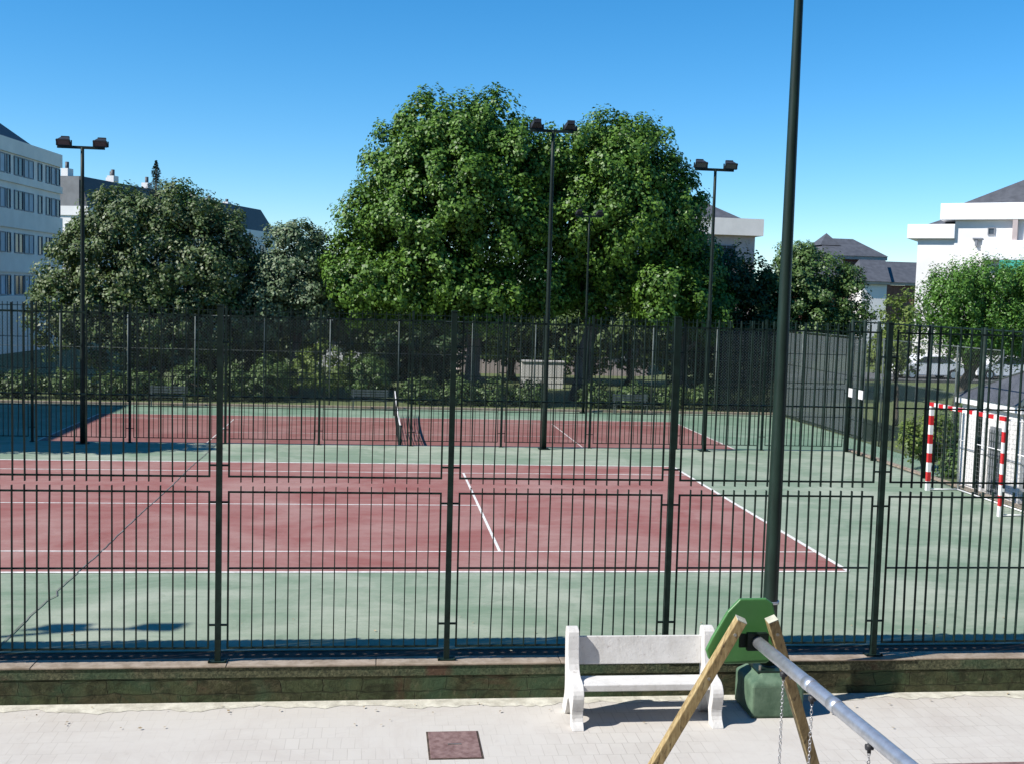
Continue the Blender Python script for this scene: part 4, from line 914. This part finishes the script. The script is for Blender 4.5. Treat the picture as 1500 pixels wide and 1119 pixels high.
m = MB(); m.add([(X5(3.0), 56, 11.06), (X5(22), 56, 11.06), (X5(22), 66, 11.06), (X5(3.0), 66, 11.06), (X5(9.5), 60.5, 14.3), (X5(16), 60.5, 14.3)], [(0, 1, 5, 4), (1, 2, 5), (2, 3, 4, 5), (3, 0, 4), (3, 2, 1, 0)]); part('roof', m, 'slate', b5)
part('lower_roof', MB().add([(X5(.9), 56, 9.73), (X5(2.9), 56, 9.73), (X5(2.9), 65, 9.73), (X5(.9), 65, 9.73), (X5(2.8), 60, 10.9)], [(0, 1, 4), (1, 2, 4), (2, 3, 4), (3, 0, 4), (3, 2, 1, 0)]), 'slate', b5)
part('awning', MB().add([(X5(5.85), 53.5, 6.55), (X5(12), 53.5, 6.55), (X5(12), 54.35, 7.38), (X5(5.85), 54.35, 7.38), (X5(5.85), 53.5, 6.5), (X5(12), 53.5, 6.5), (X5(12), 54.35, 7.33), (X5(5.85), 54.35, 7.33)], [(0, 1, 2, 3), (7, 6, 5, 4), (0, 4, 5, 1), (1, 5, 6, 2), (2, 6, 7, 3), (3, 7, 4, 0)]), 'awning', b5, 'green cloth awning')
Pw = lambda s, z, o=0.: Vector((X5(s), 55.1 - o, z))
bwindow(b5, Pw, None, 4.95, 5.4, 9.0, 9.5, mull=0)
for a in (8, 12, 16): bwindow(b5, Pw, None, a, a + 2, 8.8, 9.8)
for zz in (6.0, 3.0, 0.2):
    for a in (3.6, 7.5, 11.5): bwindow(b5, Pw, None, a, a + 1.6, zz - 1.2, zz + .3)
part('downlight', MB().box(X5(4.1), X5(4.7), 54.8, 55.099, 8.72, 8.82).box(X5(4.25), X5(4.4), 54.85, 55.05, 8.3, 8.72), 'frame_grey', b5)
b5.location = (27.35, 55, -.5); bpy.context.view_layer.update()
for ch in b5.children:
    ch.location = Vector((36 - 27.35, 62 - 55, 0))
b5.rotation_euler = (0, 0, -R(36))
# white house glimpsed under the trees
b6 = root('white_garden_house', (5, 58, -1), 'low white house glimpsed between the plane tree trunks', 'house')
part('wall', MB().box(-2.2, 10.5, 57, 64, -1.1, 2.6), 'plaster_pink', b6)
part('roof', MB().add([(-2.8, 56.4, 2.6), (11, 56.4, 2.6), (11, 64.6, 2.6), (-2.8, 64.6, 2.6), (1, 60.5, 4.4), (7, 60.5, 4.4)], [(0, 1, 5, 4), (1, 2, 5), (2, 3, 4, 5), (3, 0, 4), (3, 2, 1, 0)]), 'slate', b6)
Ph = lambda s, z, o=0.: Vector((-2.2 + s, 57 - o, z))
for s in (1, 4, 7.2, 10): bwindow(b6, Ph, None, s, s + 1.5, .3, 1.7, frame='goal_white')
b7 = root('white_garage', (-9.5, 62, -1), 'small white building glimpsed left of the plane tree trunks', 'building')
part('wall', MB().box(-11.8, -8.2, 60, 66, -1.1, 3.4), 'render_white', b7)
part('roof', MB().box(-12.1, -7.9, 59.7, 66.3, 3.4, 3.6), 'slate', b7)
bwindow(b7, lambda s, z, o=0.: Vector((-11.8 + s, 60 - o, z)), None, .7, 2.6, .5, 1.9, frame='goal_white')
gw = root('garden_wall', (1.7, 46, -1), 'white garden wall in the sun behind the plane trees', 'wall')
part('wall', MB().box(.5, 2.9, 46.0, 46.25, -1, .55), 'render_white', gw); part('coping', MB().box(.45, 2.95, 45.95, 46.3, .55, .63), 'goal_white', gw)

# unseen building behind the viewer, added to cut blue sky light in the shadows
bh = root('sky_blocking_building', (-6, -24, ZP), 'unseen brick building with balconies, added behind the viewer to block sky light', 'building')
part('wall', MB().box(-34, 30, -32, -18.2, -.6, 14.2), 'brick', bh)
part('roof', MB().add([(-35, -33, 14.2), (31, -33, 14.2), (31, -17.6, 14.2), (-35, -17.6, 14.2), (-28, -25, 17.5), (24, -25, 17.5)], [(0, 1, 5, 4), (1, 2, 5), (2, 3, 4, 5), (3, 0, 4), (3, 2, 1, 0)]), 'slate_dark', bh)
PB = lambda s_, z, o=0.: Vector((30 - s_, -18.2 + o, z))
for zz in (3.0, 6.1, 9.2, 12.3):
    for k_ in range(8): bwindow(bh, PB, None, 3 + k_ * 7.6, 5.2 + k_ * 7.6, zz, zz + 1.4, frame='goal_white')
for zz in (2.2, 5.3, 8.4, 11.5):
    for xb in (-30, -21.5, 2, 14): part('balcony', MB().box(xb, xb + 4, -18.19, -17.3, zz - .15, zz).box(xb, xb + 4, -17.36, -17.3, zz + .001, zz + .95), 'render_tan', bh)

# off-frame left: the block whose shadow crosses the far court, and a street tree
b8 = root('grey_block', (-38, 24, -1), 'grey apartment block just left of the far court casting shade on it', 'building')
part('wall', MB().box(-46, -31.6, 15.5, 29.5, -1.2, 11.8), 'render_pale', b8)
part('cornice', MB().box(-46.3, -31.3, 15.2, 29.8, 11.8, 12.1), 'render_white', b8)
P8 = lambda s, z, o=0.: Vector((-31.6 + o, 15.5 + s, z))
for zz in (1, 4.2, 7.4):
    for s in (1.2, 4.4, 7.6, 10.8): bwindow(b8, P8, None, s, s + 1.8, zz, zz + 1.6)
tree('street_tree', (-21.2, 12.0, -.0), 4, .2, [(-20.9, 11.8, 5.4, 2.5, 1.1, 1.8), (-22.4, 12.0, 4.8, 1.8, 1.3, 1.6), (-19.8, 11.6, 6.2, 1.3, .9, 1.1)], 290, 46, .42, .19, 'leaf_small', 'leafy tree just left of the near court casting shade on its edge', seed=41, cut=.15)

# ---------------------------------------------------------------- far right: parked cars beyond the lawn
def car(x, y, zb, label, col='car_white'):
    r_ = root('parked_car', (x, y, zb), label, 'car', 'white cars parked beyond the lawn')
    s = [(-2.1, .25), (-2.1, .75), (-1.95, .9), (-1.2, .98), (-.6, 1.42), (.9, 1.45), (1.6, 1.0), (2.05, .9), (2.12, .5), (2.1, .25)]
    part('body', MB().prism([(x + a, zb + b) for a, b in s], 'y', y - .85, y + .85), col, r_, bevel=.06)
    m = MB(); m.prism([(x - 1.05, zb + 1.0), (x - .58, zb + 1.36), (x + .85, zb + 1.38), (x + 1.4, zb + 1.0)], 'y', y - .862, y + .862); part('window', m, 'glass', r_)
    for a in (-1.3, 1.3):
        for b in (-.8, .8):
            w_ = part('wheel', MB().tube([(x + a, y + b - .1, zb + .32), (x + a, y + b + .1, zb + .32)], .32, 16), 'tyre', r_)
            part('hubcap', MB().tube([(x + a, y + b * 1.135 - .01, zb + .32), (x + a, y + b * 1.135 + .01, zb + .32)], .19, 12), 'gal', w_)
zc = ground_z(27, 47); car(25.2, 47.2, zc, 'white car parked beyond the lawn, left of the bright tree trunk'); car(30.3, 47.6, zc + .02, 'white car parked beyond the lawn, right of the bright tree trunk')
struct('street', MB().box(14, 60, 45.4, 51.5, -1.0, ground_z(30, 50) + .03), 'asphalt')

# ---------------------------------------------------------------- small dry leaves and grit blown about
random.seed(77); lt = MB()
for i in range(150):
    if i < 55: x, y, z = random.uniform(-14, 6), random.gauss(-3.2, .5), .014
    elif i < 95: x, y, z = random.uniform(-14, 6), random.uniform(-3.5, 12), .014
    else: x, y, z = random.uniform(-13, 1), -4.66 - abs(random.gauss(0, .35)), ZP + .02
    a = random.uniform(0, 6.28); r = random.uniform(.008, .026)
    lt.add([(x + r * math.cos(a), y + r * math.sin(a), z), (x - r * .6 * math.sin(a), y + r * .6 * math.cos(a), z + random.uniform(0, .012)), (x - r * math.cos(a), y - r * math.sin(a), z + .003), (x + r * .6 * math.sin(a), y - r * .6 * math.cos(a), z)], [(0, 1, 2, 3)])
me = lt.mesh('leaf_litter'); o = bpy.data.objects.new('leaf_litter', me); COL.objects.link(o); me.materials.append(M['litter'])
tag(o, 'dry leaf scraps scattered over the court edge and paving', 'litter', kind='stuff')
